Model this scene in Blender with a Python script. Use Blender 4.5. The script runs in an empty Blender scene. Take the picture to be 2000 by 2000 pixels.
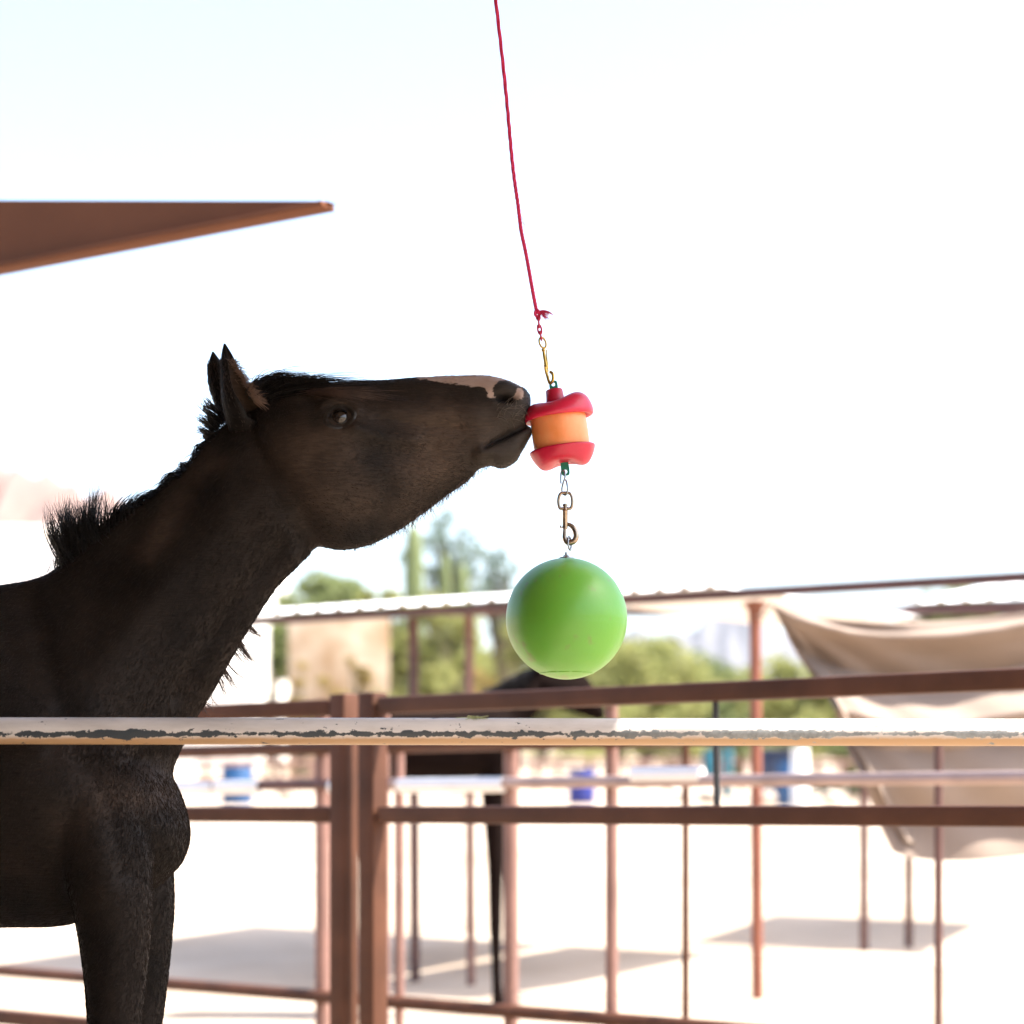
import bpy, bmesh, math, random
import numpy as np
from mathutils import Vector, Matrix, noise
from mathutils.bvhtree import BVHTree

random.seed(7); rng = np.random.default_rng(7)
R = math.radians
scene = bpy.context.scene
COL = scene.collection

# ------------------------------------------------------------------ camera
F, HY, CZ = 4248.0, 1580.0, 1.05          # focal length in photo pixels, horizon row, eye height
D0 = 4.5; PX = F / D0                     # subject distance, pixels per metre there
cam_d = bpy.data.cameras.new('camera'); cam = bpy.data.objects.new('camera', cam_d); COL.objects.link(cam)
cam.location = (0, 0, CZ); cam.rotation_euler = (R(90), 0, 0)
cam_d.sensor_width = 36; cam_d.lens = 36 * F / 2000; cam_d.shift_y = (HY - 1000) / 2000
cam_d.clip_start = 0.1; cam_d.clip_end = 12000
cam_d.dof.use_dof = True; cam_d.dof.focus_distance = 4.44; cam_d.dof.aperture_fstop = 2.5
scene.camera = cam

# ------------------------------------------------------------------ world, sun, exposure
HAZE = 3e-5
SUN = Vector((0.52, -0.12, 0.85)).normalized()
world = bpy.data.worlds.new('World'); scene.world = world; world.use_nodes = True
wn = world.node_tree; wn.nodes.clear()
sky = wn.nodes.new('ShaderNodeTexSky'); sky.sky_type = 'NISHITA'; sky.sun_disc = False
sky.sun_elevation = math.asin(SUN.z); sky.sun_rotation = math.atan2(SUN.x, SUN.y)
sky.air_density = 1.0; sky.dust_density = 3.0; sky.ozone_density = 1.0
bg = wn.nodes.new('ShaderNodeBackground'); bg.inputs['Strength'].default_value = 0.15
wo = wn.nodes.new('ShaderNodeOutputWorld')
wn.links.new(sky.outputs[0], bg.inputs[0]); wn.links.new(bg.outputs[0], wo.inputs[0])
sun_d = bpy.data.lights.new('sun', 'SUN'); sun_d.energy = 5.0; sun_d.angle = R(0.53); sun_d.color = (1.0, 0.95, 0.88)
sun = bpy.data.objects.new('sun', sun_d); COL.objects.link(sun)
sun.rotation_euler = SUN.to_track_quat('Z', 'Y').to_euler()
vs = scene.view_settings
vs.view_transform = 'Standard'; vs.look = 'None'; vs.exposure = 1.8; vs.gamma = 1; vs.use_curve_mapping = False
scene.cycles.max_bounces = 8; scene.cycles.diffuse_bounces = 4; scene.cycles.volume_bounces = 1
scene.cycles.caustics_reflective = False; scene.cycles.caustics_refractive = False

# ------------------------------------------------------------------ helpers
def W(x, y, Y=D0):
    return Vector(((x - 1000) / F * Y, Y, CZ + (HY - y) / F * Y))
def r1(X, Y): return (350 + .46584 * X, 620 + .46584 * Y)
def r2(X, Y): return (80 + .37267 * X, 900 + .37267 * Y)
def r3(X, Y): return (960 + .27959 * X, 380 + .27959 * Y)
def r4(X, Y): return (960 + .24834 * X, 880 + .24834 * Y)

def tag(o, label=None, cat=None, group=None, kind=None):
    if label: o['label'] = label
    if cat: o['category'] = cat
    if group: o['group'] = group
    if kind: o['kind'] = kind
    return o
def empty(name, loc, label, cat, group=None, rz=0):
    o = bpy.data.objects.new(name, None); COL.objects.link(o)
    o.location = loc; o.rotation_euler = (0, 0, rz); o.empty_display_size = .1
    return tag(o, label, cat, group)

class MB:
    def __init__(s): s.v = []; s.f = []
    def add(s, vs, fs):
        k = len(s.v); s.v.extend([tuple(v) for v in vs]); s.f.extend([tuple(i + k for i in f) for f in fs]); return s
    def box(s, c, size, mat=None, bev=0.0):
        bm = bmesh.new(); bmesh.ops.create_cube(bm, size=1)
        for v in bm.verts: v.co = Vector((v.co.x * size[0], v.co.y * size[1], v.co.z * size[2]))
        if bev: bmesh.ops.bevel(bm, geom=bm.edges[:], offset=bev, segments=2, affect='EDGES', profile=.6)
        M = mat if mat is not None else Matrix()
        bm.verts.index_update()
        s.add([Vector(c) + (M @ v.co) for v in bm.verts], [[v.index for v in f.verts] for f in bm.faces]); bm.free(); return s
    def bar(s, a, b, w, h, bev=0.0, up=Vector((0, 0, 1)), roll=0.0):
        a = Vector(a); b = Vector(b); d = (b - a); L = d.length; d.normalize()
        if abs(d.dot(up)) > .99: up = Vector((1, 0, 0))
        y = up.cross(d).normalized(); z = d.cross(y).normalized()
        M = Matrix((d, y, z)).transposed() @ Matrix.Rotation(roll, 3, 'X')
        return s.box((a + b) / 2, (L, w, h), M, bev)
    def tube(s, pts, r, n=10, closed=False, cap=True):
        pts = [Vector(p) for p in pts]; m = len(pts)
        rs = r if hasattr(r, '__len__') else [r] * m
        t0 = None; rings = []; vs = []
        for i, p in enumerate(pts):
            if closed: t = pts[(i + 1) % m] - pts[i - 1]
            else: t = pts[min(i + 1, m - 1)] - pts[max(i - 1, 0)]
            t.normalize()
            if t0 is None:
                a = Vector((0, 1, 0)) if abs(t.y) < .9 else Vector((1, 0, 0)); u = t.cross(a).normalized()
            else:
                u = (u - t * u.dot(t)).normalized()
            t0 = t; w = t.cross(u)
            for k in range(n):
                an = 2 * math.pi * k / n
                vs.append(p + (u * math.cos(an) + w * math.sin(an)) * rs[i])
        fs = []
        for i in range(m if closed else m - 1):
            j = (i + 1) % m
            for k in range(n):
                fs.append((i * n + k, i * n + (k + 1) % n, j * n + (k + 1) % n, j * n + k))
        if cap and not closed:
            fs.append(tuple(range(n - 1, -1, -1))); fs.append(tuple((m - 1) * n + k for k in range(n)))
        return s.add(vs, fs)
    def lathe(s, prof, n=48, mod=None, c=(0, 0, 0), closed_ends=True):
        vs = []; m = len(prof)
        for r, z in prof:
            for k in range(n):
                a = 2 * math.pi * k / n; rr, zz = (r, z) if mod is None else mod(r, z, a)
                vs.append((c[0] + rr * math.cos(a), c[1] + rr * math.sin(a), c[2] + zz))
        fs = [(i * n + k, i * n + (k + 1) % n, (i + 1) * n + (k + 1) % n, (i + 1) * n + k) for i in range(m - 1) for k in range(n)]
        if closed_ends: fs.append(tuple(range(n - 1, -1, -1))); fs.append(tuple((m - 1) * n + k for k in range(n)))
        return s.add(vs, fs)
    def build(s, name, mat, parent=None, smooth=True, sharp=40):
        me = bpy.data.meshes.new(name); me.from_pydata(s.v, [], s.f)
        o = link(name, me, mat, parent)
        if smooth:
            me.polygons.foreach_set('use_smooth', np.ones(len(me.polygons), dtype=bool))
            if sharp: me.set_sharp_from_angle(angle=R(sharp))
        return o
def link(name, me, mat, parent=None):
    o = bpy.data.objects.new(name, me); COL.objects.link(o)
    if mat: me.materials.append(mat)
    if parent is not None:
        o.parent = parent; o.matrix_parent_inverse = parent.matrix_basis.inverted()
    return o
def cr(pts, n=8, closed=False):                       # Catmull-Rom through points
    P = [np.array(p, float) for p in pts]; m = len(P); out = []
    for i in range(m if closed else m - 1):
        if closed: a, b, c, d = P[i - 1], P[i], P[(i + 1) % m], P[(i + 2) % m]
        else: a, b, c, d = P[max(i - 1, 0)], P[i], P[i + 1], P[min(i + 2, m - 1)]
        for k in range(n):
            t = k / n
            out.append(.5 * ((2 * b) + (c - a) * t + (2 * a - 5 * b + 4 * c - d) * t * t + (3 * b - a - 3 * c + d) * t ** 3))
    if not closed: out.append(P[-1])
    return out

# ------------------------------------------------------------------ materials
def mat(name, base, rough=.6, metal=0.0, var=.25, scale=8.0, bump=0.0, bscale=60.0, spec=.5, second=None, stretch=(1, 1, 1), coat=0.0, sub=0.0):
    m = bpy.data.materials.new(name); m.use_nodes = True; nt = m.node_tree; n = nt.nodes; b = n['Principled BSDF']
    tc = n.new('ShaderNodeTexCoord'); mp = n.new('ShaderNodeMapping'); mp.inputs['Scale'].default_value = stretch
    nt.links.new(tc.outputs['Object'], mp.inputs[0])
    no = n.new('ShaderNodeTexNoise'); no.inputs['Scale'].default_value = scale; no.inputs['Detail'].default_value = 6
    nt.links.new(mp.outputs[0], no.inputs['Vector'])
    ramp = n.new('ShaderNodeValToRGB'); ramp.color_ramp.elements[0].position = .3; ramp.color_ramp.elements[1].position = .7
    c2 = second if second else tuple(min(1, c * (1 + var)) for c in base)
    c1 = tuple(c * (1 - var) for c in base) if not second else base
    ramp.color_ramp.elements[0].color = (*c1, 1); ramp.color_ramp.elements[1].color = (*c2, 1)
    nt.links.new(no.outputs[0], ramp.inputs[0]); nt.links.new(ramp.outputs[0], b.inputs['Base Color'])
    b.inputs['Roughness'].default_value = rough; b.inputs['Metallic'].default_value = metal
    b.inputs['Specular IOR Level'].default_value = spec; b.inputs['Coat Weight'].default_value = coat
    if sub:
        b.inputs['Subsurface Weight'].default_value = sub; b.inputs['Subsurface Scale'].default_value = .01
    if bump:
        n2 = n.new('ShaderNodeTexNoise'); n2.inputs['Scale'].default_value = bscale; n2.inputs['Detail'].default_value = 4
        nt.links.new(mp.outputs[0], n2.inputs['Vector'])
        bp = n.new('ShaderNodeBump'); bp.inputs['Strength'].default_value = bump; bp.inputs['Distance'].default_value = .01
        nt.links.new(n2.outputs[0], bp.inputs['Height']); nt.links.new(bp.outputs[0], b.inputs['Normal'])
    return m
M = {}
M['brown'] = mat('brown_steel', (.075, .030, .016), .6, 0, .25, 5, .15, 50, .22)
M['brown_dark'] = mat('dark_brown_steel', (.085, .035, .028), .55, 0, .25, 5)
M['brown_red'] = mat('red_brown_steel', (.19, .06, .032), .55, 0, .2, 5)
M['pink_steel'] = mat('sunlit_brown_steel', (.2, .105, .082), .6, 0, .2, 5)  # brown paint turned pinker, sunlight put into the colour
M['rail_sunlit'] = mat('sunlit_rail', (.38, .28, .25), .6, 0, .2, 5)  # the same brown paint lightened to stand for sun on the rail
M['black_steel'] = mat('black_steel', (.018, .018, .02), .5, 0, .2, 5)
M['white_steel'] = mat('white_enamel', (.8, .79, .77), .4, 0, .06, 6)
M['beam'] = mat('brown_beam_paint', (.125, .047, .022), .7, 0, .15, 2, spec=.15)
M['galv'] = mat('galvanised', (.45, .45, .46), .4, .6, .15, 9)
M['roof_white'] = mat('white_roof_sheet', (.78, .78, .78), .45, 0, .05, 3)
M['roof_under'] = mat('roof_underside', (.22, .17, .13), .6, 0, .1, 3)
M['red'] = mat('red_plastic', (.50, .008, .04), .33, 0, .1, 14, .06, 120, .45)
M['orange'] = mat('orange_plastic', (.80, .26, .075), .42, 0, 0, 22, .05, 150, .4, second=(.86, .36, .15), sub=.3)
M['green_plastic'] = mat('dark_green_plastic', (.0, .17, .1), .4, 0, .1, 30)
M['brass'] = mat('brass', (.50, .32, .08), .3, 1, .25, 60)
M['nickel'] = mat('bronzed_nickel', (.33, .265, .2), .28, 1, .25, 60)
M['steel'] = mat('bright_steel', (.30, .32, .34), .28, 1, .15, 60)
M['twine'] = mat('crimson_twine', (.55, .012, .08), .75, 0, .3, 300, .3, 600)
M['redchain'] = mat('crimson_link', (.45, .01, .05), .5, 0, .2, 60)
M['blocker_wood'] = mat('dark_blocker_wood', (.14, .085, .05), .8, 0, .3, 3, .3, 20, stretch=(4, 4, .3))  # dark wood for the unseen light-blocking walls
M['sand'] = mat('pale_sand', (.31, .24, .175), .95, 0, 0, .6, .6, 9, .2, second=(.45, .37, .29))
M['stucco_white'] = mat('white_stucco', (.8, .77, .72), .9, 0, .05, 2, .2, 30)
M['stucco_tan'] = mat('tan_stucco', (.26, .16, .08), .9, 0, 0, 1.3, .3, 20, second=(.48, .39, .29))
M['rock_far'] = mat('far_rock', (.11, .11, .12), .95, 0, .3, .004)
M['hill'] = mat('pinkish_hill', (.16, .105, .088), .95, 0, .25, .02)
M['tarp'] = mat('beige_canvas', (.25, .19, .148), .85, 0, .08, 3, .2, 200)
M['bark'] = mat('bark', (.12, .10, .06), .9, 0, .3, 6)
M['cactus'] = mat('cactus_skin', (.13, .16, .06), .8, 0, .2, 3)
M['blue'] = mat('blue_plastic', (.008, .055, .15), .4, 0, .15, 5)
M['deepblue'] = mat('deep_blue_plastic', (.008, .018, .17), .4, 0, .15, 5)
M['teal'] = mat('teal_plastic', (.012, .11, .15), .4, 0, .15, 5)
M['navy'] = mat('navy_cover', (.012, .02, .05), .6, 0, .15, 5)
M['whiteplastic'] = mat('white_plastic', (.75, .75, .73), .4, 0, .05, 5)
M['stone'] = mat('pale_stone', (.5, .43, .36), .9, 0, .25, 3, .4, 12)
M['blackcoat'] = mat('far_dark_coat', (.007, .0038, .003), .9, 0, .3, 6, spec=.05)
M['hair'] = mat('black_hair', (.006, .0048, .0044), .5, 0, .3, 30, spec=.2)
M['browhair'] = mat('dark_brown_hair', (.05, .026, .017), .5, 0, .4, 20)
M['palehair'] = mat('pale_whisker', (.2, .17, .14), .5, 0, .3, 20)
M['hoof'] = mat('hoof_horn', (.05, .04, .035), .5, 0, .3, 20)
M['hay'] = mat('hay', (.35, .38, .18), .8, 0, .3, 40)
def leafmat(name, a, b):
    m = mat(name, a, .7, 0, 0, 1.7, second=b, spec=.2)
    nt = m.node_tree; bs = nt.nodes['Principled BSDF']; tr = nt.nodes.new('ShaderNodeBsdfTranslucent'); ms = nt.nodes.new('ShaderNodeMixShader')
    nt.links.new(bs.inputs['Base Color'].links[0].from_socket, tr.inputs[0]); ms.inputs[0].default_value = .55
    nt.links.new(bs.outputs[0], ms.inputs[1]); nt.links.new(tr.outputs[0], ms.inputs[2])
    nt.links.new(ms.outputs[0], nt.nodes['Material Output'].inputs['Surface'])
    return m
M['leaf_pv'] = leafmat('yellow_green_leaf', (.24, .26, .085), (.34, .34, .14))
M['leaf_g'] = leafmat('olive_leaf', (.15, .19, .075), (.22, .25, .11))
M['leaf_b'] = leafmat('grey_green_leaf', (.12, .17, .13), (.18, .23, .18))
M['leaf_y'] = leafmat('dry_yellow_leaf', (.26, .2, .07), (.4, .3, .12))
M['leaf_d'] = leafmat('dark_green_leaf', (.03, .045, .02), (.06, .08, .03))

# green ball: slightly translucent vinyl with scuffs
m = M['ball'] = mat('lime_vinyl', (.11, .34, .03), .36, 0, 0, 2.2, .04, 90, .5, second=(.15, .40, .045), sub=.25)
nt = m.node_tree; b = nt.nodes['Principled BSDF']
tc = nt.nodes.new('ShaderNodeTexCoord')
vo = nt.nodes.new('ShaderNodeTexNoise'); vo.inputs['Scale'].default_value = 24; vo.inputs['Detail'].default_value = 3
rp = nt.nodes.new('ShaderNodeValToRGB'); rp.color_ramp.elements[0].position = .64; rp.color_ramp.elements[1].position = .72
rp.color_ramp.elements[0].color = (0, 0, 0, 1)
mx = nt.nodes.new('ShaderNodeMix'); mx.data_type = 'RGBA'; mx.inputs['B'].default_value = (.16, .27, .05, 1)
src = b.inputs['Base Color'].links[0].from_socket
nt.links.new(tc.outputs['Object'], vo.inputs['Vector']); nt.links.new(vo.outputs[0], rp.inputs[0])
nt.links.new(rp.outputs[0], mx.inputs['Factor']); nt.links.new(src, mx.inputs['A']); nt.links.new(mx.outputs['Result'], b.inputs['Base Color'])

# chipped white pipe paint: worn band of bare grey steel along the front, ochre ground bounce painted on the underside
def pipe_paint(rad):
    m = bpy.data.materials.new('chipped_white_paint'); m.use_nodes = True; nt = m.node_tree; N = nt.nodes; L = nt.links
    b = N['Principled BSDF']; b.inputs['Roughness'].default_value = .42
    tc = N.new('ShaderNodeTexCoord'); sp = N.new('ShaderNodeSeparateXYZ'); L.new(tc.outputs['Object'], sp.inputs[0])
    def math_(op, a, bb=None):
        n = N.new('ShaderNodeMath'); n.operation = op
        for i, x in enumerate((a, bb)):
            if x is None: continue
            if isinstance(x, (int, float)): n.inputs[i].default_value = x
            else: L.new(x, n.inputs[i])
        return n.outputs[0]
    def noise_(scale, detail, st=(1, 1, 1)):
        mp = N.new('ShaderNodeMapping'); mp.inputs['Scale'].default_value = st; L.new(tc.outputs['Object'], mp.inputs[0])
        n = N.new('ShaderNodeTexNoise'); n.inputs['Scale'].default_value = scale; n.inputs['Detail'].default_value = detail
        n.inputs['Roughness'].default_value = .65; L.new(mp.outputs[0], n.inputs['Vector']); return n.outputs[0]
    z = math_('DIVIDE', sp.outputs['Z'], rad)                     # -1 bottom .. 1 top
    rag = math_('SUBTRACT', noise_(105, 8, (.55, 1, 1)), .5)
    slow = math_('SUBTRACT', noise_(3.2, 3, (1, .2, .2)), .5)
    # band centre -0.28, half height .17
    d = math_('ABSOLUTE', math_('ADD', z, math_('ADD', .21, math_('MULTIPLY', slow, .16))))
    hw = math_('ADD', .19, math_('MULTIPLY', slow, 1.2))
    band = math_('SUBTRACT', math_('ADD', hw, math_('MULTIPLY', rag, .95)), d)
    band = math_('GREATER_THAN', band, 0)
    chips = math_('GREATER_THAN', noise_(48, 7, (.8, 1.2, 1.2)), .642)
    worn = math_('MAXIMUM', band, chips)
    # warm light off the ground, painted into the underside colour
    bounce_tint = N.new('ShaderNodeMapRange'); L.new(math_('ADD', z, math_('MULTIPLY', rag, .25)), bounce_tint.inputs[0])
    bounce_tint.inputs[1].default_value = -.34; bounce_tint.inputs[2].default_value = -.6; bounce_tint.inputs[3].default_value = 0; bounce_tint.inputs[4].default_value = 1
    smr = N.new('ShaderNodeMapRange'); L.new(noise_(9, 6, (.5, 1, 2.5)), smr.inputs[0])
    smr.inputs[1].default_value = .42; smr.inputs[2].default_value = .72; smr.inputs[4].default_value = .7
    def mix(f, a, bb):
        n = N.new('ShaderNodeMix'); n.data_type = 'RGBA'; L.new(f, n.inputs['Factor'])
        for k, x in (('A', a), ('B', bb)):
            if isinstance(x, tuple): n.inputs[k].default_value = x
            else: L.new(x, n.inputs[k])
        return n.outputs['Result']
    c = mix(smr.outputs[0], (.61, .575, .545, 1), (.36, .32, .29, 1))
    c = mix(bounce_tint.outputs[0], c, (.40, .255, .135, 1))
    sunlit_x = N.new('ShaderNodeMapRange'); L.new(math_('ADD', sp.outputs['X'], math_('MULTIPLY', slow, .8)), sunlit_x.inputs[0])
    sunlit_x.inputs[1].default_value = .05; sunlit_x.inputs[2].default_value = .45
    steel = mix(math_('MULTIPLY', sunlit_x.outputs[0], math_('MULTIPLY', noise_(60, 5), 1.5)), (.034, .044, .053, 1), (.27, .29, .29, 1))  # steel lightened to the right, standing in for sun past the shadow edge
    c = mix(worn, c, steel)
    L.new(c, b.inputs['Base Color'])
    bp = N.new('ShaderNodeBump'); bp.inputs['Strength'].default_value = .5; bp.inputs['Distance'].default_value = .0012; bp.invert = True
    L.new(worn, bp.inputs['Height']); L.new(bp.outputs[0], b.inputs['Normal'])
    return m

# horse coat: pattern masks come from attributes computed on the body mesh
def coat_mat():
    m = bpy.data.materials.new('dark_bay_coat'); m.use_nodes = True; nt = m.node_tree; N = nt.nodes; L = nt.links
    b = N['Principled BSDF']; b.inputs['Roughness'].default_value = .55; b.inputs['Specular IOR Level'].default_value = .12
    tc = N.new('ShaderNodeTexCoord')
    def noise_(scale, detail, st, rot=(0, 0, 0)):
        mp = N.new('ShaderNodeMapping'); mp.inputs['Scale'].default_value = st; mp.inputs['Rotation'].default_value = rot
        L.new(tc.outputs['Object'], mp.inputs[0])
        n = N.new('ShaderNodeTexNoise'); n.inputs['Scale'].default_value = scale; n.inputs['Detail'].default_value = detail
        L.new(mp.outputs[0], n.inputs['Vector']); return n.outputs[0]
    def attr(nm):
        a = N.new('ShaderNodeAttribute'); a.attribute_name = nm; return a.outputs['Fac']
    def math_(op, a, bb=None, c=None):
        n = N.new('ShaderNodeMath'); n.operation = op
        for i, x in enumerate((a, bb, c)):
            if x is None: continue
            if isinstance(x, (int, float)): n.inputs[i].default_value = x
            else: L.new(x, n.inputs[i])
        return n.outputs[0]
    def mix(f, a, bb):
        n = N.new('ShaderNodeMix'); n.data_type = 'RGBA'; L.new(f, n.inputs['Factor'])
        for k, x in (('A', a), ('B', bb)):
            if isinstance(x, tuple): n.inputs[k].default_value = x
            else: L.new(x, n.inputs[k])
        return n.outputs['Result']
    furh = noise_(1, 5, (38, 200, 240)); furn = noise_(1, 5, (38, 200, 240), (0, R(48), 0))
    neck = attr('neck')
    nm = N.new('ShaderNodeMix'); L.new(neck, nm.inputs[0]); L.new(furh, nm.inputs[2]); L.new(furn, nm.inputs[3]); fur = nm.outputs[0]
    blot = noise_(9, 8, (1, 1, 1))
    br = math_('MULTIPLY', attr('brown'), math_('MULTIPLY_ADD', blot, 3.2, -.75)); br = math_('MAXIMUM', math_('MINIMUM', br, 1.0), 0.0)
    bcol = mix(neck, (.0085, .0072, .0066, 1), (.0042, .0034, .0031, 1))
    c = mix(br, bcol, (.074, .050, .036, 1))
    c = mix(math_('MULTIPLY', attr('rnd'), .6), c, (.050, .040, .034, 1))
    furf = N.new('ShaderNodeMapRange'); L.new(fur, furf.inputs[0]); furf.inputs[1].default_value = .3; furf.inputs[2].default_value = .75
    furf.inputs[3].default_value = 0; furf.inputs[4].default_value = .5
    c = mix(furf.outputs[0], c, (.014, .0095, .0075, 1))
    c = mix(math_('MULTIPLY', attr('grey'), .8), c, (.046, .040, .036, 1))
    rag = noise_(95, 5, (.6, 1, 1)); rag2 = noise_(260, 3, (.5, 1, 1))
    e = math_('ADD', attr('blaze'), math_('MULTIPLY', math_('SUBTRACT', rag, .5), .55)); e = math_('ADD', e, math_('MULTIPLY', math_('SUBTRACT', rag2, .5), .3))
    er = N.new('ShaderNodeMapRange'); L.new(e, er.inputs[0]); er.inputs[1].default_value = .46; er.inputs[2].default_value = .56
    blz = mix(noise_(30, 3, (1, 1, 1)), (.30, .20, .155, 1), (.44, .34, .29, 1))
    c = mix(er.outputs[0], c, blz)
    c = mix(attr('dark'), c, (.006, .005, .005, 1))
    L.new(c, b.inputs['Base Color'])
    bp = N.new('ShaderNodeBump'); bp.inputs['Strength'].default_value = .35; bp.inputs['Distance'].default_value = .004
    L.new(fur, bp.inputs['Height']); L.new(bp.outputs[0], b.inputs['Normal'])
    b.inputs['Sheen Weight'].default_value = .0; b.inputs['Sheen Roughness'].default_value = .4
    return m
M['coat'] = coat_mat()
m = M['eye'] = mat('dark_eye', (.012, .008, .006), .09, 0, .4, 30, spec=.45, coat=.3)
M['ear_hair'] = mat('ear_hair', (.008, .006, .005), .6, 0, 0, 180, spec=.12, second=(.05, .034, .026))
M['lid'] = mat('eyelid_skin', (.007, .0055, .005), .33, 0, .3, 60, .2, 200, spec=.5)

# ------------------------------------------------------------------ the setting
def gz(x, y):
    t = max(0.0, y - 13.0)
    z = .047 * t if t < 110 else .047 * 110 + .004 * (t - 110)
    return z + .05 * noise.noise((x * .2, y * .2, 0)) * min(1, t / 6)
def ground():
    ys = np.concatenate([np.linspace(-25, 13, 20), 13 + np.geomspace(.3, 110, 60), np.geomspace(130, 5600, 30)])
    us = np.linspace(-1, 1, 81)
    v = []; f = []
    for y in ys:
        hw = 60 + abs(y) * 1.3
        for u in us:
            x = u * abs(u) ** .5 * hw; v.append((x, y, gz(x, y)))
    n = len(us)
    for i in range(len(ys) - 1):
        for j in range(n - 1): f.append((i * n + j, i * n + j + 1, (i + 1) * n + j + 1, (i + 1) * n + j))
    mb = MB(); mb.add(v, f); o = mb.build('ground', M['sand'], sharp=0); tag(o, kind='structure', label='pale sandy corral ground')
ground()

def ridge(name, label, pts, Y, depth, mt, seed, rough=.12):
    pts = sorted(pts); xs = np.linspace(pts[0][0], pts[-1][0], 90); v = []; f = []
    hs = np.interp(xs, [p[0] for p in pts], [p[1] for p in pts]); k = 14
    for x, h in zip(xs, hs):
        wx = (x - 1000) / F * Y; top = CZ + (HY - h) / F * Y
        top *= 1 + rough * noise.noise((x * .012, seed, 0)) + rough * .5 * noise.noise((x * .05, seed, 3))
        for j in range(k):
            t = j / (k - 1); prof = math.sin(min(1, t * 1.25) * math.pi / 2) if t < .8 else math.cos((t - .8) / .2 * math.pi / 2)
            yy = Y - depth * .8 + depth * t
            zz = prof * top * (1 + .12 * noise.noise((x * .03, t * 6, seed))) - 4 + gz(0, Y - depth) * (1 - prof) * .6
            v.append((wx * (1 + .2 * (t - .8)), yy, zz))
    n = len(xs)
    for i in range(n - 1):
        for j in range(k - 1): f.append((i * k + j, (i + 1) * k + j, (i + 1) * k + j + 1, i * k + j + 1))
    o = MB().add(v, f).build(name, mt, sharp=0); tag(o, label, kind='structure')
ridge('mountain', 'pale blue far mountain seen beyond the corral', [(1080, 1330), (1190, 1270), (1290, 1235), (1350, 1222), (1420, 1196), (1470, 1200), (1530, 1230), (1600, 1248), (1700, 1262), (1850, 1240), (2050, 1225), (2300, 1290)], 3200, 900, M['rock_far'], 2.0)
ridge('hill', 'pale pinkish hill at the far left', [(-700, 1150), (-400, 1000), (-150, 915), (40, 925), (110, 930), (180, 943), (250, 975), (330, 1040), (420, 1120), (560, 1250), (640, 1360)], 700, 300, M['hill'], 5.0, .05)

# overhead tapered rafter at the top left and the open shade roof above the horse (its shadow covers horse and toys)
def tapered_rafter():
    Y = 7.0
    e = empty('roof_rafter', W(-260, 480, Y), 'brown tapered steel rafter end jutting in at the top left corner', 'rafter')
    a0, a1 = W(648, 396, Y), W(-700, 392, Y + 1.2); b0, b1 = W(641, 401, Y), W(-700, 660, Y + 1.2)
    th = Vector((.012, .018, 0))
    mb = MB()
    q = [a0, a1, b1, b0]; vs = [p - th for p in q] + [p + th for p in q]
    mb.add(vs, [(0, 1, 2, 3), (7, 6, 5, 4), (0, 4, 5, 1), (1, 5, 6, 2), (2, 6, 7, 3), (3, 7, 4, 0)]); mb.build('web', M['beam'], e, smooth=False)
    mb = MB(); mb.bar(b0 + Vector((.0, 0, -.002)), b1 + Vector((0, 0, -.002)), .09, .016, .003); mb.build('bottom_flange', M['beam'], e)
    p = Vector((a1.x, a1.y, 0))
    mb = MB(); mb.bar(p, p + Vector((0, 0, a1.z + .02)), .15, .15, .01); mb.build('post', M['beam'], e)
tapered_rafter()
RZ = 3.2; XR = .185 + (RZ - 1.21) * SUN.x / SUN.z
def shade_roof():
    e = empty('shade_roof', (-1.5, 3, 0), 'open fronted stable roof on steel posts over the horse, unseen, widened and walled to cut light', 'shade roof')
    mb = MB(); n = 60; x0, x1, y0, y1 = -9.0, XR, -7.0, 5.08; v = []; f = []  # sheet carried on over the camera to cut sky light
    for i in range(n + 1):
        y = y0 + (y1 - y0) * i / n; z = RZ + (.02 if i % 4 in (1, 2) else 0)
        v += [(x0, y, z), (x1, y, z), (x0, y, z + .004), (x1, y, z + .004)]
    for i in range(n):
        a, c = i * 4, i * 4 + 4
        f += [(a, c, c + 1, a + 1), (a + 2, a + 3, c + 3, c + 2), (a + 1, c + 1, c + 3, a + 3), (a, a + 2, c + 2, c)]
    f += [(0, 1, 3, 2), (n * 4, n * 4 + 2, n * 4 + 3, n * 4 + 1)]
    mb.add(v, f); mb.build('roof_sheet', M['roof_under'], e, smooth=False)
    for name, c, sz in (('unseen_back_wall', ((x0 + x1) / 2, y0 - .06, RZ / 2 - .1), (x1 - x0, .1, RZ - .05)), ('unseen_side_wall', (x0 - .06, (y0 + y1) / 2, RZ / 2 - .1), (.1, y1 - y0, RZ - .05))):  # unseen walls, added behind and left to darken the near side of the horse
        MB().box(c, sz, None, .01).build(name, M['blocker_wood'], e)
    for x in (x0 + .1, -5.0, -1.6, XR - .08):
        MB().bar((x, y0, RZ - .06), (x, y1 - .02, RZ - .06), .06, .11, .006).build('rafter', M['brown'], e)
    for x, y in ((x0 + .1, y0 + .1), (x0 + .1, y1 - .1), (XR - .08, y0 + .1), (XR - .08, y1 - .06)):
        MB().tube([(x, y, -.2), (x, y, RZ - .11)], .045, 16).build('post', M['brown'], e)
shade_roof()

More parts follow.
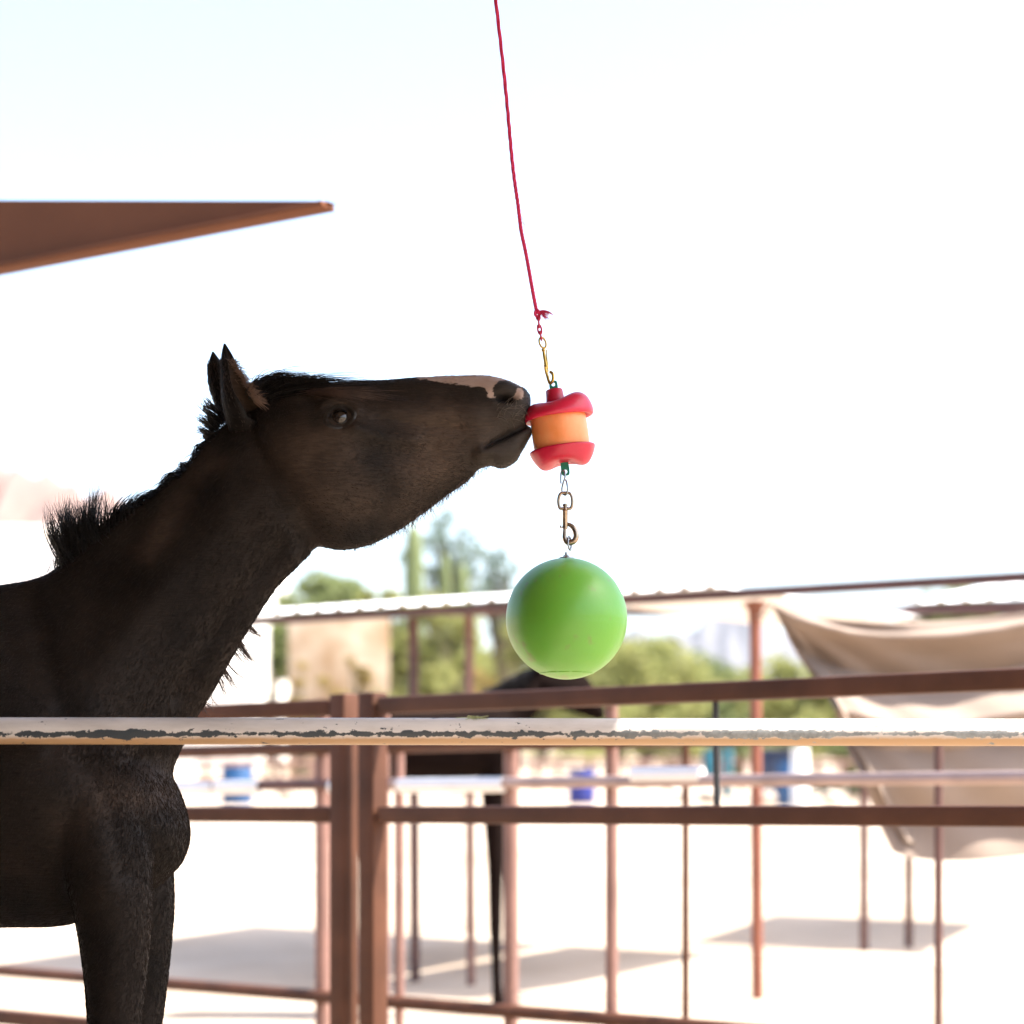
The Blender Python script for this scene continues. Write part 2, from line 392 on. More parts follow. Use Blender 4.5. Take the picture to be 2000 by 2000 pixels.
# ------------------------------------------------------------------ white front pipe fence
def white_fence():
    Y = 4.2; rad = .0262
    e = empty('pipe_fence', (0, Y, 0), 'chipped white pipe rail fence in front of the dark horse', 'pipe fence')
    pa = W(-250, 1427, Y); pb = W(2250, 1431, Y)
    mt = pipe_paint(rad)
    mb = MB(); n = 120; mb.tube([(pa.x + (pb.x - pa.x) * i / n, 0, (pb.z - pa.z) * (i / n - .5)) for i in range(n + 1)], rad, 40)
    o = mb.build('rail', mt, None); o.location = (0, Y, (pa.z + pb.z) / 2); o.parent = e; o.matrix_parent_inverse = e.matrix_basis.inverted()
    for z in (.55, .16):
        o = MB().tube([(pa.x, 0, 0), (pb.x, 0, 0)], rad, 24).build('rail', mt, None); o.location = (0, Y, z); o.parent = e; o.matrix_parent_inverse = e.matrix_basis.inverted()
    for x in (pa.x, pb.x):
        MB().tube([(x, Y, -.3), (x, Y, 1.3)], .038, 24).build('post', M['white_steel'], e)
white_fence()
# wisp of hay on the rail
mb = MB()
for k in range(16):
    x = 918 + rng.random() * 26; a = W(x, 1403.5 - rng.random() * 2, 4.19)
    d = Vector((rng.normal() * .011, rng.normal() * .006, abs(rng.normal()) * .003)); mb.tube([a - d, a + Vector((0, 0, rng.random() * .003)), a + d], .0006, 4)
tag(mb.build('hay_wisp', M['hay']), 'small green wisp of hay caught on top of the white rail', 'hay')

# ------------------------------------------------------------------ brown front panels
FD = Vector((-.77, .638, 0)).normalized(); F0 = Vector((1.29, 6.1, 0)); FN = Vector((FD.y, -FD.x, 0))
ang = math.atan2(FD.y, FD.x)
def brown_panel(t0, t1, label, extra=False):
    p0 = F0 + FD * t0; p1 = F0 + FD * t1
    e = empty('fence_panel', p0, label, 'fence panel', 'brown square tube panels behind the white rail')
    for z, h in ((1.408, .06), (1.03, .06), (.2, .06)):
        MB().bar(p0 + FD * .045 + Vector((0, 0, z)), p1 - FD * .045 + Vector((0, 0, z)), .06, h, .011).build('rail', M['brown'], e)
    for p in (p0, p1):
        MB().bar(p + Vector((0, 0, -.15)), p + Vector((0, 0, 1.455)), .074, .074, .008, up=FN).build('upright', M['brown'], e)
    if extra:
        # thin stay between the two upper rails
        a = F0 + FD * .86; o = MB().tube([a + Vector((0, 0, 1.0)), a + Vector((-.006, 0, 1.385))], .010, 12).build('stay_rod', M['black_steel'], e)
    return e
tj = 2.374
brown_panel(-2.0, tj - .07, 'long brown square tube fence panel right of the paired uprights', True)
brown_panel(tj + .07, tj + 3.4, 'brown square tube fence panel running behind the dark horse neck')

# ------------------------------------------------------------------ second fence, with sunlight put into rail and post colours
G0 = W(350, HY, 10.5); G1 = W(1700, HY, 8.0); G0.z = G1.z = 0
GD = (G1 - G0); GL = GD.length; GD.normalize()
def gpt(xpx):
    # point on the second fence line that projects to column xpx
    k = (xpx - 1000) / F; t = (k * G0.y - G0.x) / (GD.x - k * GD.y); return G0 + GD * t
def second_fence():
    e = empty('pipe_corral_fence', G0, 'red brown pipe fence, sunlit stretches coloured pink and white, standing beyond the brown panels', 'corral fence')
    a, c = gpt(-150), gpt(2300)
    for z, r, mt in ((1.50, .03, 'brown'), (1.325, .03, 'brown'), (.2, .03, 'brown')):
        MB().tube([a + Vector((0, 0, z)), c + Vector((0, 0, z))], r, 14).build('rail', M[mt], e)
    MB().tube([a + Vector((0, 0, 1.16)), gpt(760) + Vector((0, 0, 1.16))], .024, 14).build('rail', M['brown_dark'], e)  # one rail in two colours: shaded brown left, sunlit right
    MB().tube([gpt(766) + Vector((0, 0, 1.16)), c + Vector((0, 0, 1.16))], .024, 14).build('rail', M['rail_sunlit'], e)
    for x0, x1, z in ((300, 418, 1.148), (424, 508, 1.152), (648, 668, 1.15), (782, 985, 1.152), (1238, 1370, 1.185)):
        MB().tube([gpt(x0) + Vector((0, -.004, z)), gpt(x1) + Vector((0, -.004, z))], .033, 16).build('sunlit_stretch', M['white_steel'], e)  # white tubes over the rail stand in for its sunlit stretches
    for x, w, top, mt in ((250, .035, 1.55, 'pink_steel'), (628, .034, 1.55, 'pink_steel'), (749, .024, 1.52, 'pink_steel'), (779, .022, 1.40, 'pink_steel'), (998, .032, 1.40, 'pink_steel'), (1196, .026, 1.53, 'pink_steel'), (1341, .014, 1.4, 'brown'), (2150, .03, 1.5, 'pink_steel')):
        p = gpt(x); MB().tube([p + Vector((0, .05, -.2)), p + Vector((0, .05, top))], w, 16).build('post', M[mt], e)
second_fence()
# blue containers
def bucket(x0, x1, ytop, ybot, Y, mt, label, handle=True, stand=None):
    c = W((x0 + x1) / 2, ybot, Y); r = (x1 - x0) / 2 / F * Y; h = (ybot - ytop) / F * Y
    e = empty('bucket', c, label, 'bucket')
    MB().lathe([(r * .7, 0), (r * .84, .01 * h), (r * .97, h * .9), (r * 1.06, h * .9), (r * 1.06, h), (r * .93, h), (r * .80, h * .1), (r * .1, h * .08)], 28, c=c).build('body', mt, e)
    if handle:
        MB().tube([c + Vector((r * math.cos(t), -r * .2, h + r * .75 * math.sin(t))) for t in np.linspace(0, math.pi, 14)], r * .04, 6).build('handle', M['steel'], e)
    if stand:
        g = gz(c.x, c.y)
        e2 = empty('stump', (c.x, c.y, g), stand, 'stump')
        MB().lathe([(r * .95, -.2), (r * .9, (c.z - g) * .5), (r * .86, c.z - g - .003)], 20, c=(c.x, c.y, g)).build('log', M['bark'], e2)
def barrel(xc, wpx, ytop, Y, mt, label, cat='barrel'):
    g = gz((xc - 1000) / F * Y, Y); c = W(xc, ytop, Y); r = wpx / 2 / F * Y; h = c.z - g + .03; b = (c.x, c.y, g - .03)
    e = empty('barrel', b, label, cat)
    MB().lathe([(r * .86, 0), (r * .93, .02), (r * .97, h * .3), (r, h * .33), (r * .97, h * .36), (r * .97, h * .64), (r, h * .67), (r * .97, h * .7), (r * .93, h * .97), (r * .9, h)], 28, c=b).build('body', mt, e)
    MB().lathe([(r * .96, h), (r * .96, h + .025), (r * .82, h + .025), (r * .8, h + .008), (.01, h + .008)], 28, c=b).build('lid', mt, e)
barrel(1136, 56, 1506, 37, M['deepblue'], 'deep blue barrel standing below the dark horse muzzle')
barrel(1388, 34, 1466, 38, M['teal'], 'narrow teal barrel just right of the thin stay rod')
barrel(1421, 20, 1462, 39.5, M['teal'], 'slim teal barrel left of the orange brown post')
barrel(1536, 40, 1488, 36, M['blue'], 'bright blue barrel in front of the navy covered stack')
def covered_stack():
    Y = 37.5; c = W(1522, 1470, Y); g = gz(c.x, Y)
    e = empty('covered_stack', (c.x, Y, g), 'stack under a navy cover right of the orange brown post', 'stack')
    mb = MB(); mb.box((c.x, Y, (c.z + g) / 2), (.7, .9, c.z - g), None, .08); mb.build('stack', M['navy'], e)
    MB().box((c.x, Y, c.z + .015), (.76, .96, .08), None, .03).build('cover', M['navy'], e)
covered_stack()
barrel(463, 66, 1499, 37, M['blue'], 'wide blue tub at left between horse chest and paired uprights', 'tub')
barrel(1562, 34, 1462, 35, M['whiteplastic'], 'white barrel beside the navy covered stack')

def far_fence():
    Y = 43; g = gz(0, Y); e = empty('far_fence', (W(1100, 0, Y).x, Y, g), 'low pinkish fence with many posts far down the sandy slope', 'fence')
    for y in (1490, 1524): MB().tube([W(380, y, Y), W(1720, y - 2, Y)], .045, 8).build('rail', M['pink_steel'], e)
    for i in range(27):
        x = 400 + i * 50 + rng.normal() * 5; p = W(x, 0, Y); MB().tube([(p.x, Y, g - .2), (p.x, Y, W(0, 1484, Y).z)], .045 + .02 * rng.random(), 8).build('post', M['pink_steel' if i % 3 else 'brown'], e)
far_fence()
# ------------------------------------------------------------------ far shelter with ribbed roof
SZ = CZ + 418 * 12 / F
def sp_(xpx, y):         # point on the shelter front line, column xpx (roof edge row gives depth)
    yy = np.interp(xpx, [518, 1475, 1900, 2200], [1214, 1163, 1130, 1107]); Y = (SZ - CZ) * F / (HY - yy); return Vector(((xpx - 1000) / F * Y, Y, SZ))
def shelter():
    a, c = sp_(380, 0), sp_(2160, 0); d = (c - a).normalized(); L = (c - a).length; nrm = Vector((-d.y, d.x, 0))
    e = empty('shelter', Vector((a.x, a.y, 0)), 'low corral shelter with brown beam and white ribbed roof behind the green ball', 'shelter')
    MB().bar(a + Vector((0, 0, -.02)), c + Vector((0, 0, -.02)), .05, .05, .005).build('front_beam', M['brown_dark'], e)
    MB().bar(a + nrm * 2.9 + Vector((0, 0, .28)), c + nrm * 2.9 + Vector((0, 0, .02)), .05, .05, .005).build('rear_beam', M['brown_dark'], e)
    def sheet(t0, t1, rise, mt, name):
        n = int((t1 - t0) / .155); v = []; f = []
        prof = [(0, 0), (.30, 0), (.38, .022), (.62, .022), (.7, 0)]
        xs = [(t0 + (i + p[0]) * .155, p[1]) for i in range(n) for p in prof] + [(t0 + n * .155, 0)]
        for t, z in xs:
            for q in (0, 3.0):
                base = a + d * t + nrm * (q - .06) + Vector((0, 0, .012 + z + rise * q / 3))
                v += [base, base + Vector((0, 0, .003))]
        for i in range(len(xs) - 1):
            k = i * 4; m = k + 4
            f += [(k, m, m + 2, k + 2), (k + 1, k + 3, m + 3, m + 1), (k, k + 1, m + 1, m), (k + 2, m + 2, m + 3, k + 3)]
        MB().add(v, f).build(name, mt, e, smooth=False)
    tsplit = (sp_(1130, 0) - a).length; tend = (sp_(1500, 0) - a).length
    sheet(0, tsplit, .36, M['roof_white'], 'roof_sheet'); sheet(tsplit, tend, .05, M['roof_white'], 'roof_sheet')
    for x, r, mt in ((807, .03, 'brown_dark'), (916, .026, 'pink_steel'), (1475, .032, 'brown_red')):
        p = sp_(x, 0); MB().tube([(p.x + .014, p.y, gz(p.x, p.y) - .3), (p.x, p.y, SZ - .03)], r, 16).build('post', M[mt], e)
        if x == 1475:
            MB().tube([(p.x, p.y, SZ - .16), (p.x, p.y, SZ - .08), (p.x, p.y, SZ - .04)], [.033, .04, .075], 16).build('post_cap', M['brown_red'], e)
    for x in (430, 1300, 2140):
        p = sp_(x, 0) + nrm * 2.9; MB().tube([(p.x, p.y, gz(p.x, p.y) - .3), (p.x, p.y, SZ + .02)], .03, 12).build('post', M['brown_dark'], e)
shelter()
def side_shelter():
    Y = 15.0; zt = W(1774, 1188, Y).z
    e = empty('side_shelter', (W(1774, 0, Y).x, Y, gz(0, Y)), 'dark framed small shelter peeping over the beige tarp at right', 'shelter')
    a = W(1768, 1191, Y); c = W(2300, 1178, Y - .8); a.z = zt; c.z = zt
    MB().bar(a, c, .06, .042, .004).build('front_beam', M['brown_dark'], e)
    MB().bar(a + Vector((.024, 0, -.022)), Vector((a.x + .024, Y, gz(a.x, Y) - .2)), .05, .05, .004).build('post', M['brown_dark'], e)
    MB().bar(c + Vector((-.05, 0, -.022)), Vector((c.x - .05, c.y, gz(c.x, Y) - .2)), .05, .05, .004).build('post', M['brown_dark'], e)
    v = []; f = []; d = (c - a).normalized(); n = Vector((-d.y, d.x, 0)); k = int((c - a).length / .17)
    xs = [(i * .17 + p, z) for i in range(k) for p, z in ((0, 0), (.06, 0), (.075, .02), (.11, .02), (.125, 0))]
    for t, z in xs:
        for q in (-.05, 2.2):
            b0 = a + d * t + n * q + Vector((0, 0, .026 + z + (.32 if q > 0 else 0))); v += [b0, b0 + Vector((0, 0, .003))]
    for i in range(len(xs) - 1):
        j = i * 4; m = j + 4; f += [(j, m, m + 2, j + 2), (j + 1, j + 3, m + 3, m + 1), (j, j + 1, m + 1, m), (j + 2, m + 2, m + 3, j + 3)]
    MB().add(v, f).build('roof_sheet', M['roof_white'], e, smooth=False)
side_shelter()

# ------------------------------------------------------------------ beige tarp
def tarp():
    Y = 9.6
    left = np.array(cr([(1507, 1180), (1550, 1244), (1585, 1296), (1622, 1340), (1650, 1400), (1690, 1475), (1742, 1570), (1768, 1612), (1790, 1645)], 18))
    nu, nv = 110, len(left); top = np.array(cr([(1507, 1180), (1565, 1206), (1640, 1224), (1740, 1234), (1860, 1230), (2000, 1208), (2180, 1170)], 12))
    v = []; f = []
    tl = np.linspace(0, 1, nu)
    tx = np.interp(tl, np.linspace(0, 1, len(top)), top[:, 0]); ty = np.interp(tl, np.linspace(0, 1, len(top)), top[:, 1])
    for j in range(nv):
        s = j / (nv - 1)
        for i in range(nu):
            u = tl[i]; k = u ** .8
            x = left[j][0] * (1 - k) + (tx[i] + 40 * s) * k
            bx = ty[i] + (1645 - 1180) * s
            y = left[j][1] * (1 - k) + (bx + 70 * math.sin(math.pi * min(1, u * .75)) * (1 - s) * s * 2) * k
            dist = math.hypot(x - 1507, (y - 1180))
            th = math.atan2(y - 1180, x - 1507)                    # folds fan out from the tied corner
            yt = np.interp(x, top[:, 0], top[:, 1]) if x > 1507 else 1180
            q = (y - yt) / (95 * (1 - math.exp(-max(dist, 4) / 110)))
            dy = np.interp(q, [-1, 0, .12, .45, .95, 1.5, 1.95, 2.1, 2.5, 3.2, 4.0, 5, 7], [0, 0, -.05, .05, .14, .02, -.08, -.06, .03, -.03, .05, -.02, .04]) * min(1, dist / 130)
            el_ = u * 600
            dy += np.interp(el_, [0, 22, 34, 60, 120], [-.02, -.05, .03, .0, 0]) * min(1, dist / 80) + .012 * math.sin(th * 27) * min(1, dist / 150)
            dz = 0
            p = W(x, y, Y); v.append((p.x, p.y + dy, p.z + dz))
    for j in range(nv - 1):
        for i in range(nu - 1): f.append((j * nu + i, j * nu + i + 1, (j + 1) * nu + i + 1, (j + 1) * nu + i))
    o = MB().add(v, f).build('tarp', M['tarp'], sharp=0)
    so = o.modifiers.new('th', 'SOLIDIFY'); so.thickness = .004
    tag(o, 'beige canvas tarp hanging in folds from its tied corner at right', 'tarp')
    # tie from the corner to the shelter post
    a = W(1507, 1180, Y + .0); b = sp_(1478, 0); b.z = SZ - .12
    tag(MB().tube([a, (a + b) / 2 + Vector((0, 0, -.02)), b], .006, 6).build('tie_cord', M['tarp']), 'beige cord tying the tarp corner to the orange brown post', 'cord')
    p = W(1833, 1500, 9.1)
    MB_ = MB().tube([(p.x, p.y, -.2), (p.x, p.y, CZ + .27)], .018, 12)
    tag(MB_.build('stake_post', M['brown_dark']), 'thin dark maroon post in front of the lower tarp', 'post')
tarp()

# ------------------------------------------------------------------ buildings far left
def white_house():
    Y = 56; x1 = W(563, 0, Y + 8).x; zt = W(0, 1040, Y).z; g = gz(x1 - 3, Y)
    e = empty('house', (x1 - 6, Y, g), 'white stucco house behind the horse neck', 'house')
    MB().box((x1 - 6, Y + 4, (zt + g) / 2 - .2), (12, 8, zt - g + .4), None, .03).build('wall', M['stucco_white'], e)
    MB().box((x1 - 6, Y + 4, zt + .075), (12.4, 8.4, .15), None, .02).build('parapet', M['stucco_white'], e)
    for x in (-9.5, -6.5, -4.0):
        f = MB(); cx, cz = x1 + x + 2, g + 1.7
        for dx, dz, w, h in ((-.5, 0, .07, 1.1), (.5, 0, .07, 1.1), (0, .52, 1.0, .07), (0, -.52, 1.0, .07)): f.box((cx + dx, Y - .02, cz + dz), (w, .08, h))
        w_ = f.build('window', M['brown'], e, smooth=False)
        MB().box((cx, Y - .004, cz), (.94, .02, 1.0)).build('pane', M['eye'], w_, smooth=False)
white_house()
def tan_wall():
    Y = 51; x0, x1 = W(564, 0, Y).x, W(759, 0, Y).x; zt = W(0, 1206, Y).z; g = gz(x0, Y)
    tag(MB().box(((x0 + x1) / 2, Y, (zt + g) / 2 - .2), (x1 - x0, .3, zt - g + .4), None, .02).build('stucco_wall', M['stucco_tan']), 'tan stucco wall beside the white house, left of the shelter post', 'wall')
tan_wall()

# ------------------------------------------------------------------ vegetation
def leaves(n, clumps, size, seed, elong=2.2):
    r = np.random.default_rng(seed); cs = np.array([c[:3] for c in clumps]); rs = np.array([c[3] for c in clumps])
    pr = rs ** 2 / (rs ** 2).sum(); idx = r.choice(len(cs), n, p=pr)
    dirs = r.normal(size=(n, 3)); dirs /= np.linalg.norm(dirs, axis=1)[:, None]
    rad = r.random(n) ** .5
    p = cs[idx] + dirs * (rad * rs[idx])[:, None] * np.array([1, 1, .8])
    u = r.normal(size=(n, 3)); u /= np.linalg.norm(u, axis=1)[:, None]
    w = np.cross(u, r.normal(size=(n, 3))); w /= np.linalg.norm(w, axis=1)[:, None]
    s = size * (.6 + .8 * r.random(n))[:, None]
    quad = np.stack([p - u * s * elong / 2, p + w * s / 2, p + u * s * elong / 2, p - w * s / 2], 1).reshape(-1, 3)
    faces = np.arange(n * 4).reshape(n, 4)
    return quad, faces
def fast_mesh(name, v, f, mt, parent=None, smooth=False):
    me = bpy.data.meshes.new(name); nv, nf = len(v), len(f); k = f.shape[1]
    me.vertices.add(nv); me.vertices.foreach_set('co', np.asarray(v, np.float32).ravel())
    me.loops.add(nf * k); me.loops.foreach_set('vertex_index', np.asarray(f, np.int32).ravel())
    me.polygons.add(nf); me.polygons.foreach_set('loop_start', np.arange(nf, dtype=np.int32) * k)
    me.polygons.foreach_set('use_smooth', np.full(nf, smooth)); me.update(calc_edges=True)
    return link(name, me, mt, parent)
def tree(name, label, x, ytop, Y, wpx, mt, n, size, seed, cat='tree', trunk=True, group=None, low=.35):
    r = np.random.default_rng(seed); c = W(x, ytop, Y); g = gz(c.x, Y); h = c.z - g; hw = wpx / 2 / F * Y
    e = empty(name, (c.x, Y, g), label, cat, group)
    cl = []; mb = MB(); hc = h * (1 - low) / 2; k = 46 if trunk else 22
    for i in range(k):
        d = r.normal(size=3); d /= np.linalg.norm(d); q = r.random() ** .45
        rc = (.2 + .2 * r.random()) * min(hw, hc * 1.2)
        p = (c.x + d[0] * q * (hw - rc * .5), Y + d[1] * q * hw * .7, g + h * low + hc + d[2] * q * (hc - rc * .6), rc); cl.append(p)
        s0 = Vector((c.x + r.normal() * .02, Y, g + (h * low * .6 if trunk else .02))); m_ = s0.lerp(Vector(p[:3]), .5) + Vector((r.normal() * .1 * hw, r.normal() * .1 * hw, .06 * h))
        mb.tube(cr([s0, m_, p[:3]], 4), list(np.linspace(.011 * h + .006, .003 * h, 9)), 6)
    if trunk: mb.tube(cr([(c.x, Y, g - .2), (c.x + .03 * h, Y, g + h * .2), (c.x, Y, g + h * low * .7)], 4), list(np.linspace(.014 * h, .009 * h, 9)), 8)
    mb.build('trunk', M['bark'], e)
    v, f = leaves(n, cl, size * Y / 26 * .42, seed + 100); fast_mesh('crown', v, f, mt, e)
T = (('palo_verde_tree', 'soft green tree above the shelter roof beside the horse throat', 650, 1050, 60, 270, 'leaf_g', 17000, .12, .15),
     ('palo_verde_tree', 'yellow green tree left of the tall saguaro', 742, 1108, 56, 140, 'leaf_pv', 5000, .11, .15),
     ('mesquite_tree', 'thin wispy grey green tree rising above the shelter roof', 872, 995, 64, 190, 'leaf_b', 1000, .12, .45),
     ('mesquite_tree', 'sparse grey green tree just left of the green ball', 985, 1058, 66, 120, 'leaf_b', 520, .12, .5),
     ('palo_verde_tree', 'yellow green tree seen between the two shelter posts', 865, 1140, 55, 200, 'leaf_pv', 5500, .10, .08),
     ('palo_verde_tree', 'broad pale green tree right of the green ball', 1262, 1212, 57, 280, 'leaf_pv', 6500, .11, .08),
     ('mesquite_tree', 'grey green tree low in front of the blue mountain', 1390, 1272, 60, 210, 'leaf_g', 4500, .11, .08),
     ('palo_verde_tree', 'yellow green tree between the orange brown post and the tarp', 1565, 1250, 58, 240, 'leaf_pv', 7000, .11, .08),
     ('mesquite_tree', 'green tree seen above the beige tarp under the small shelter roof', 1880, 1132, 56, 280, 'leaf_g', 12000, .11, .2),
     ('palo_verde_tree', 'pale tree behind the gap between the shelter posts', 945, 1172, 70, 190, 'leaf_pv', 5000, .1, .1),
     ('palo_verde_tree', 'pale tree behind the dark shelter post', 785, 1175, 72, 150, 'leaf_pv', 4500, .1, .1),
     ('palo_verde_tree', 'pale wide tree just behind the right edge of the green ball', 1165, 1215, 70, 240, 'leaf_pv', 5500, .1, .08),
     ('palo_verde_tree', 'low pale tree directly behind the orange brown post', 1470, 1285, 69, 200, 'leaf_pv', 4500, .1, .08),
     ('palo_verde_tree', 'green tree behind the green ball', 1060, 1160, 58, 200, 'leaf_pv', 3400, .11, .1))
for i, (nm, lb, x, yt, Y, w, mt_, n, sz, low) in enumerate(T): tree(nm, lb, x, yt, Y, w, M[mt_], n, sz, i + 1, low=low)
k = 0
for x, yt, Y, w, mt_, lb in ((588, 1268, 49, 66, 'leaf_y', 'dry golden bush at the left end of the tan wall'), (640, 1290, 48, 80, 'leaf_y', 'dry golden bush in the middle of the tan wall'), (702, 1245, 49.5, 66, 'leaf_y', 'tall dry golden bush against the tan wall'), (745, 1300, 47, 60, 'leaf_pv', 'greenish bush left of the dark shelter post'),
        (850, 1285, 48, 130, 'leaf_pv', 'green bush between the shelter posts'), (950, 1265, 49, 110, 'leaf_y', 'yellowish bush left of the distant dark horse'), (1200, 1330, 50, 170, 'leaf_pv', 'pale green bush right of the distant dark horse'), (1330, 1350, 50, 170, 'leaf_pv', 'pale green bush low beside the thin stay rod'), (1440, 1365, 48, 110, 'leaf_g', 'green bush left of the orange brown post'), (1560, 1350, 50, 140, 'leaf_pv', 'green bush right of the orange brown post'), (1660, 1400, 48, 130, 'leaf_g', 'green bush partly behind the tarp edge'),
        (1540, 1532, 40, 70, 'leaf_d', 'dark low bush right of the orange brown post'), (1612, 1530, 41, 90, 'leaf_d', 'dark low bush between the orange brown post and the tarp tail'), (900, 1540, 41, 70, 'leaf_d', 'dark low bush under the distant dark horse'),
        (524, 1345, 47, 34, 'leaf_d', 'small dark bush before the white house'), (1690, 1525, 37, 90, 'leaf_d', 'dark low bush beside the lower tarp edge')):
    k += 1; tree('bush', lb, x, yt, Y, w, M[mt_], 1100, .08, 20 + k, 'bush', False, None, .1)
# far brush reading as one mass
cl = []
for i in range(300):
    Y = 66 + 45 * rng.random(); x = (rng.random() * 1600 + 430 - 1000) / F * Y; q = .6 + rng.random() * .9; cl.append((x, Y, gz(x, Y) + q * .5, q))
v, f = leaves(22000, cl, .13, 77); tag(fast_mesh('desert_brush', v, f, M['leaf_pv']), 'hazy green desert brush far beyond the corrals', kind='stuff')
# saguaros
def saguaro(x, ytop, Y, wpx, label, arms=()):
    c = W(x, ytop, Y); g = gz(c.x, Y); h = c.z - g; r = wpx / 2 / F * Y
    e = empty('saguaro_cactus', (c.x, Y, g), label, 'cactus', 'saguaros beyond the shelter')
    mod = lambda rr, zz, a: (rr * (1 + .10 * math.cos(a * 14)), zz)
    MB().lathe([(r * .8, -.2), (r * .95, h * .3), (r * 1.05, h * .65), (r, h * .88), (r * .8, h * .96), (r * .4, h * .992), (r * .05, h)], 56, mod, (c.x, Y, g)).build('trunk', M['cactus'], e, sharp=0)
    for s, z0, z1 in arms:
        pts = cr([(c.x, Y, g + h * z0), (c.x + s * r * 2.2, Y, g + h * (z0 + .02)), (c.x + s * r * 3, Y, g + h * (z0 + .12)), (c.x + s * r * 3, Y, g + h * z1)], 6)
        MB().tube(pts, [r * .62] * (len(pts) - 3) + [r * .55, r * .4, r * .1], 16).build('arm', M['cactus'], e)
saguaro(808, 1024, 58, 34, 'tall saguaro cactus beside the horse jaw', ())
saguaro(869, 1082, 57, 20, 'slim dark saguaro above the shelter roof', ((1, .6, .8),))
saguaro(902, 1103, 59, 24, 'short yellowish saguaro above the shelter roof')
# pale boulders on the slope
for i, (x, y, w) in enumerate(((1500, 1560, 26), (1545, 1566, 30), (1585, 1560, 26), (1625, 1566, 34), (1668, 1560, 26), (1330, 1566, 40), (1385, 1558, 36), (560, 1545, 30))):
    Y = 37 + (i % 3) * 1.2; c = W(x, y, Y); rr = w / 2 / F * Y; g = gz(c.x, Y)
    bm = bmesh.new(); bmesh.ops.create_icosphere(bm, subdivisions=3, radius=1)
    for q in bm.verts: q.co *= 1 + .25 * noise.noise(q.co * 1.4 + Vector((i * 7, 0, 0)))
    hh = (c.z - g) / 2 + rr * .6
    for q in bm.verts: q.co = Vector((c.x + q.co.x * rr * 1.3, Y + q.co.y * rr * 1.3, g + hh + q.co.z * hh))
    me = bpy.data.meshes.new('boulder'); bm.to_mesh(me); bm.free(); me.polygons.foreach_set('use_smooth', [True] * len(me.polygons))
    lab = ['just right of the orange brown post', 'second right of the orange brown post', 'third right of the orange brown post', 'fourth right of the orange brown post', 'nearest the dark low bush', 'left of the thin stay rod', 'right of the thin stay rod', 'near the blue bucket at left'][i]
    tag(link('boulder', me, M['stone']), 'pale upright boulder ' + lab, 'boulder', 'pale boulders beyond the second fence')

# ------------------------------------------------------------------ horses
def loft(mb, stations, n=40, Yc=D0, sup=2.3, sub=5):
    """stations: (top_xy, bottom_xy, half widths at v=-1,-.5,0,.5,1) in photo pixels on the plane Y=Yc"""
    rows = [np.concatenate([t, b, np.ones(5) * w if not hasattr(w, '__len__') else w]) for t, b, w in stations]
    rows = cr(rows, sub); k = F / Yc; vs = []
    for q in rows:
        t, b, w = q[:2], q[2:4], q[4:]
        for i in range(n):
            a = 2 * math.pi * i / n; s, c = math.sin(a), math.cos(a)
            vv = math.copysign(abs(s) ** (2 / sup), s); cc = math.copysign(abs(c) ** (2 / sup), c)
            hw = np.interp(vv, [-1, -.5, 0, .5, 1], w)
            p = b + (t - b) * (vv + 1) / 2
            vs.append(((p[0] - 1000) / k, Yc + cc * hw / k, CZ + (HY - p[1]) / k))
    m = len(rows); fs = [(i * n + j, i * n + (j + 1) % n, (i + 1) * n + (j + 1) % n, (i + 1) * n + j) for i in range(m - 1) for j in range(n)]
    fs.append(tuple(range(n - 1, -1, -1))); fs.append(tuple((m - 1) * n + j for j in range(n)))
    mb.add(vs, fs)
def remesh(mb, voxel, smooth_it, name):
    me = bpy.data.meshes.new('tmp'); me.from_pydata(mb.v, [], mb.f); o = bpy.data.objects.new('tmp', me); COL.objects.link(o)
    bm = bmesh.new(); bm.from_mesh(me); bmesh.ops.recalc_face_normals(bm, faces=bm.faces[:]); bm.to_mesh(me); bm.free()
    md = o.modifiers.new('r', 'REMESH'); md.mode = 'VOXEL'; md.voxel_size = voxel; md.use_smooth_shade = True
    sm = o.modifiers.new('s', 'SMOOTH'); sm.factor = .5; sm.iterations = smooth_it
    dg = bpy.context.evaluated_depsgraph_get(); ev = o.evaluated_get(dg); out = bpy.data.meshes.new_from_object(ev)
    bpy.data.objects.remove(o); bpy.data.meshes.remove(me); out.name = name
    return out
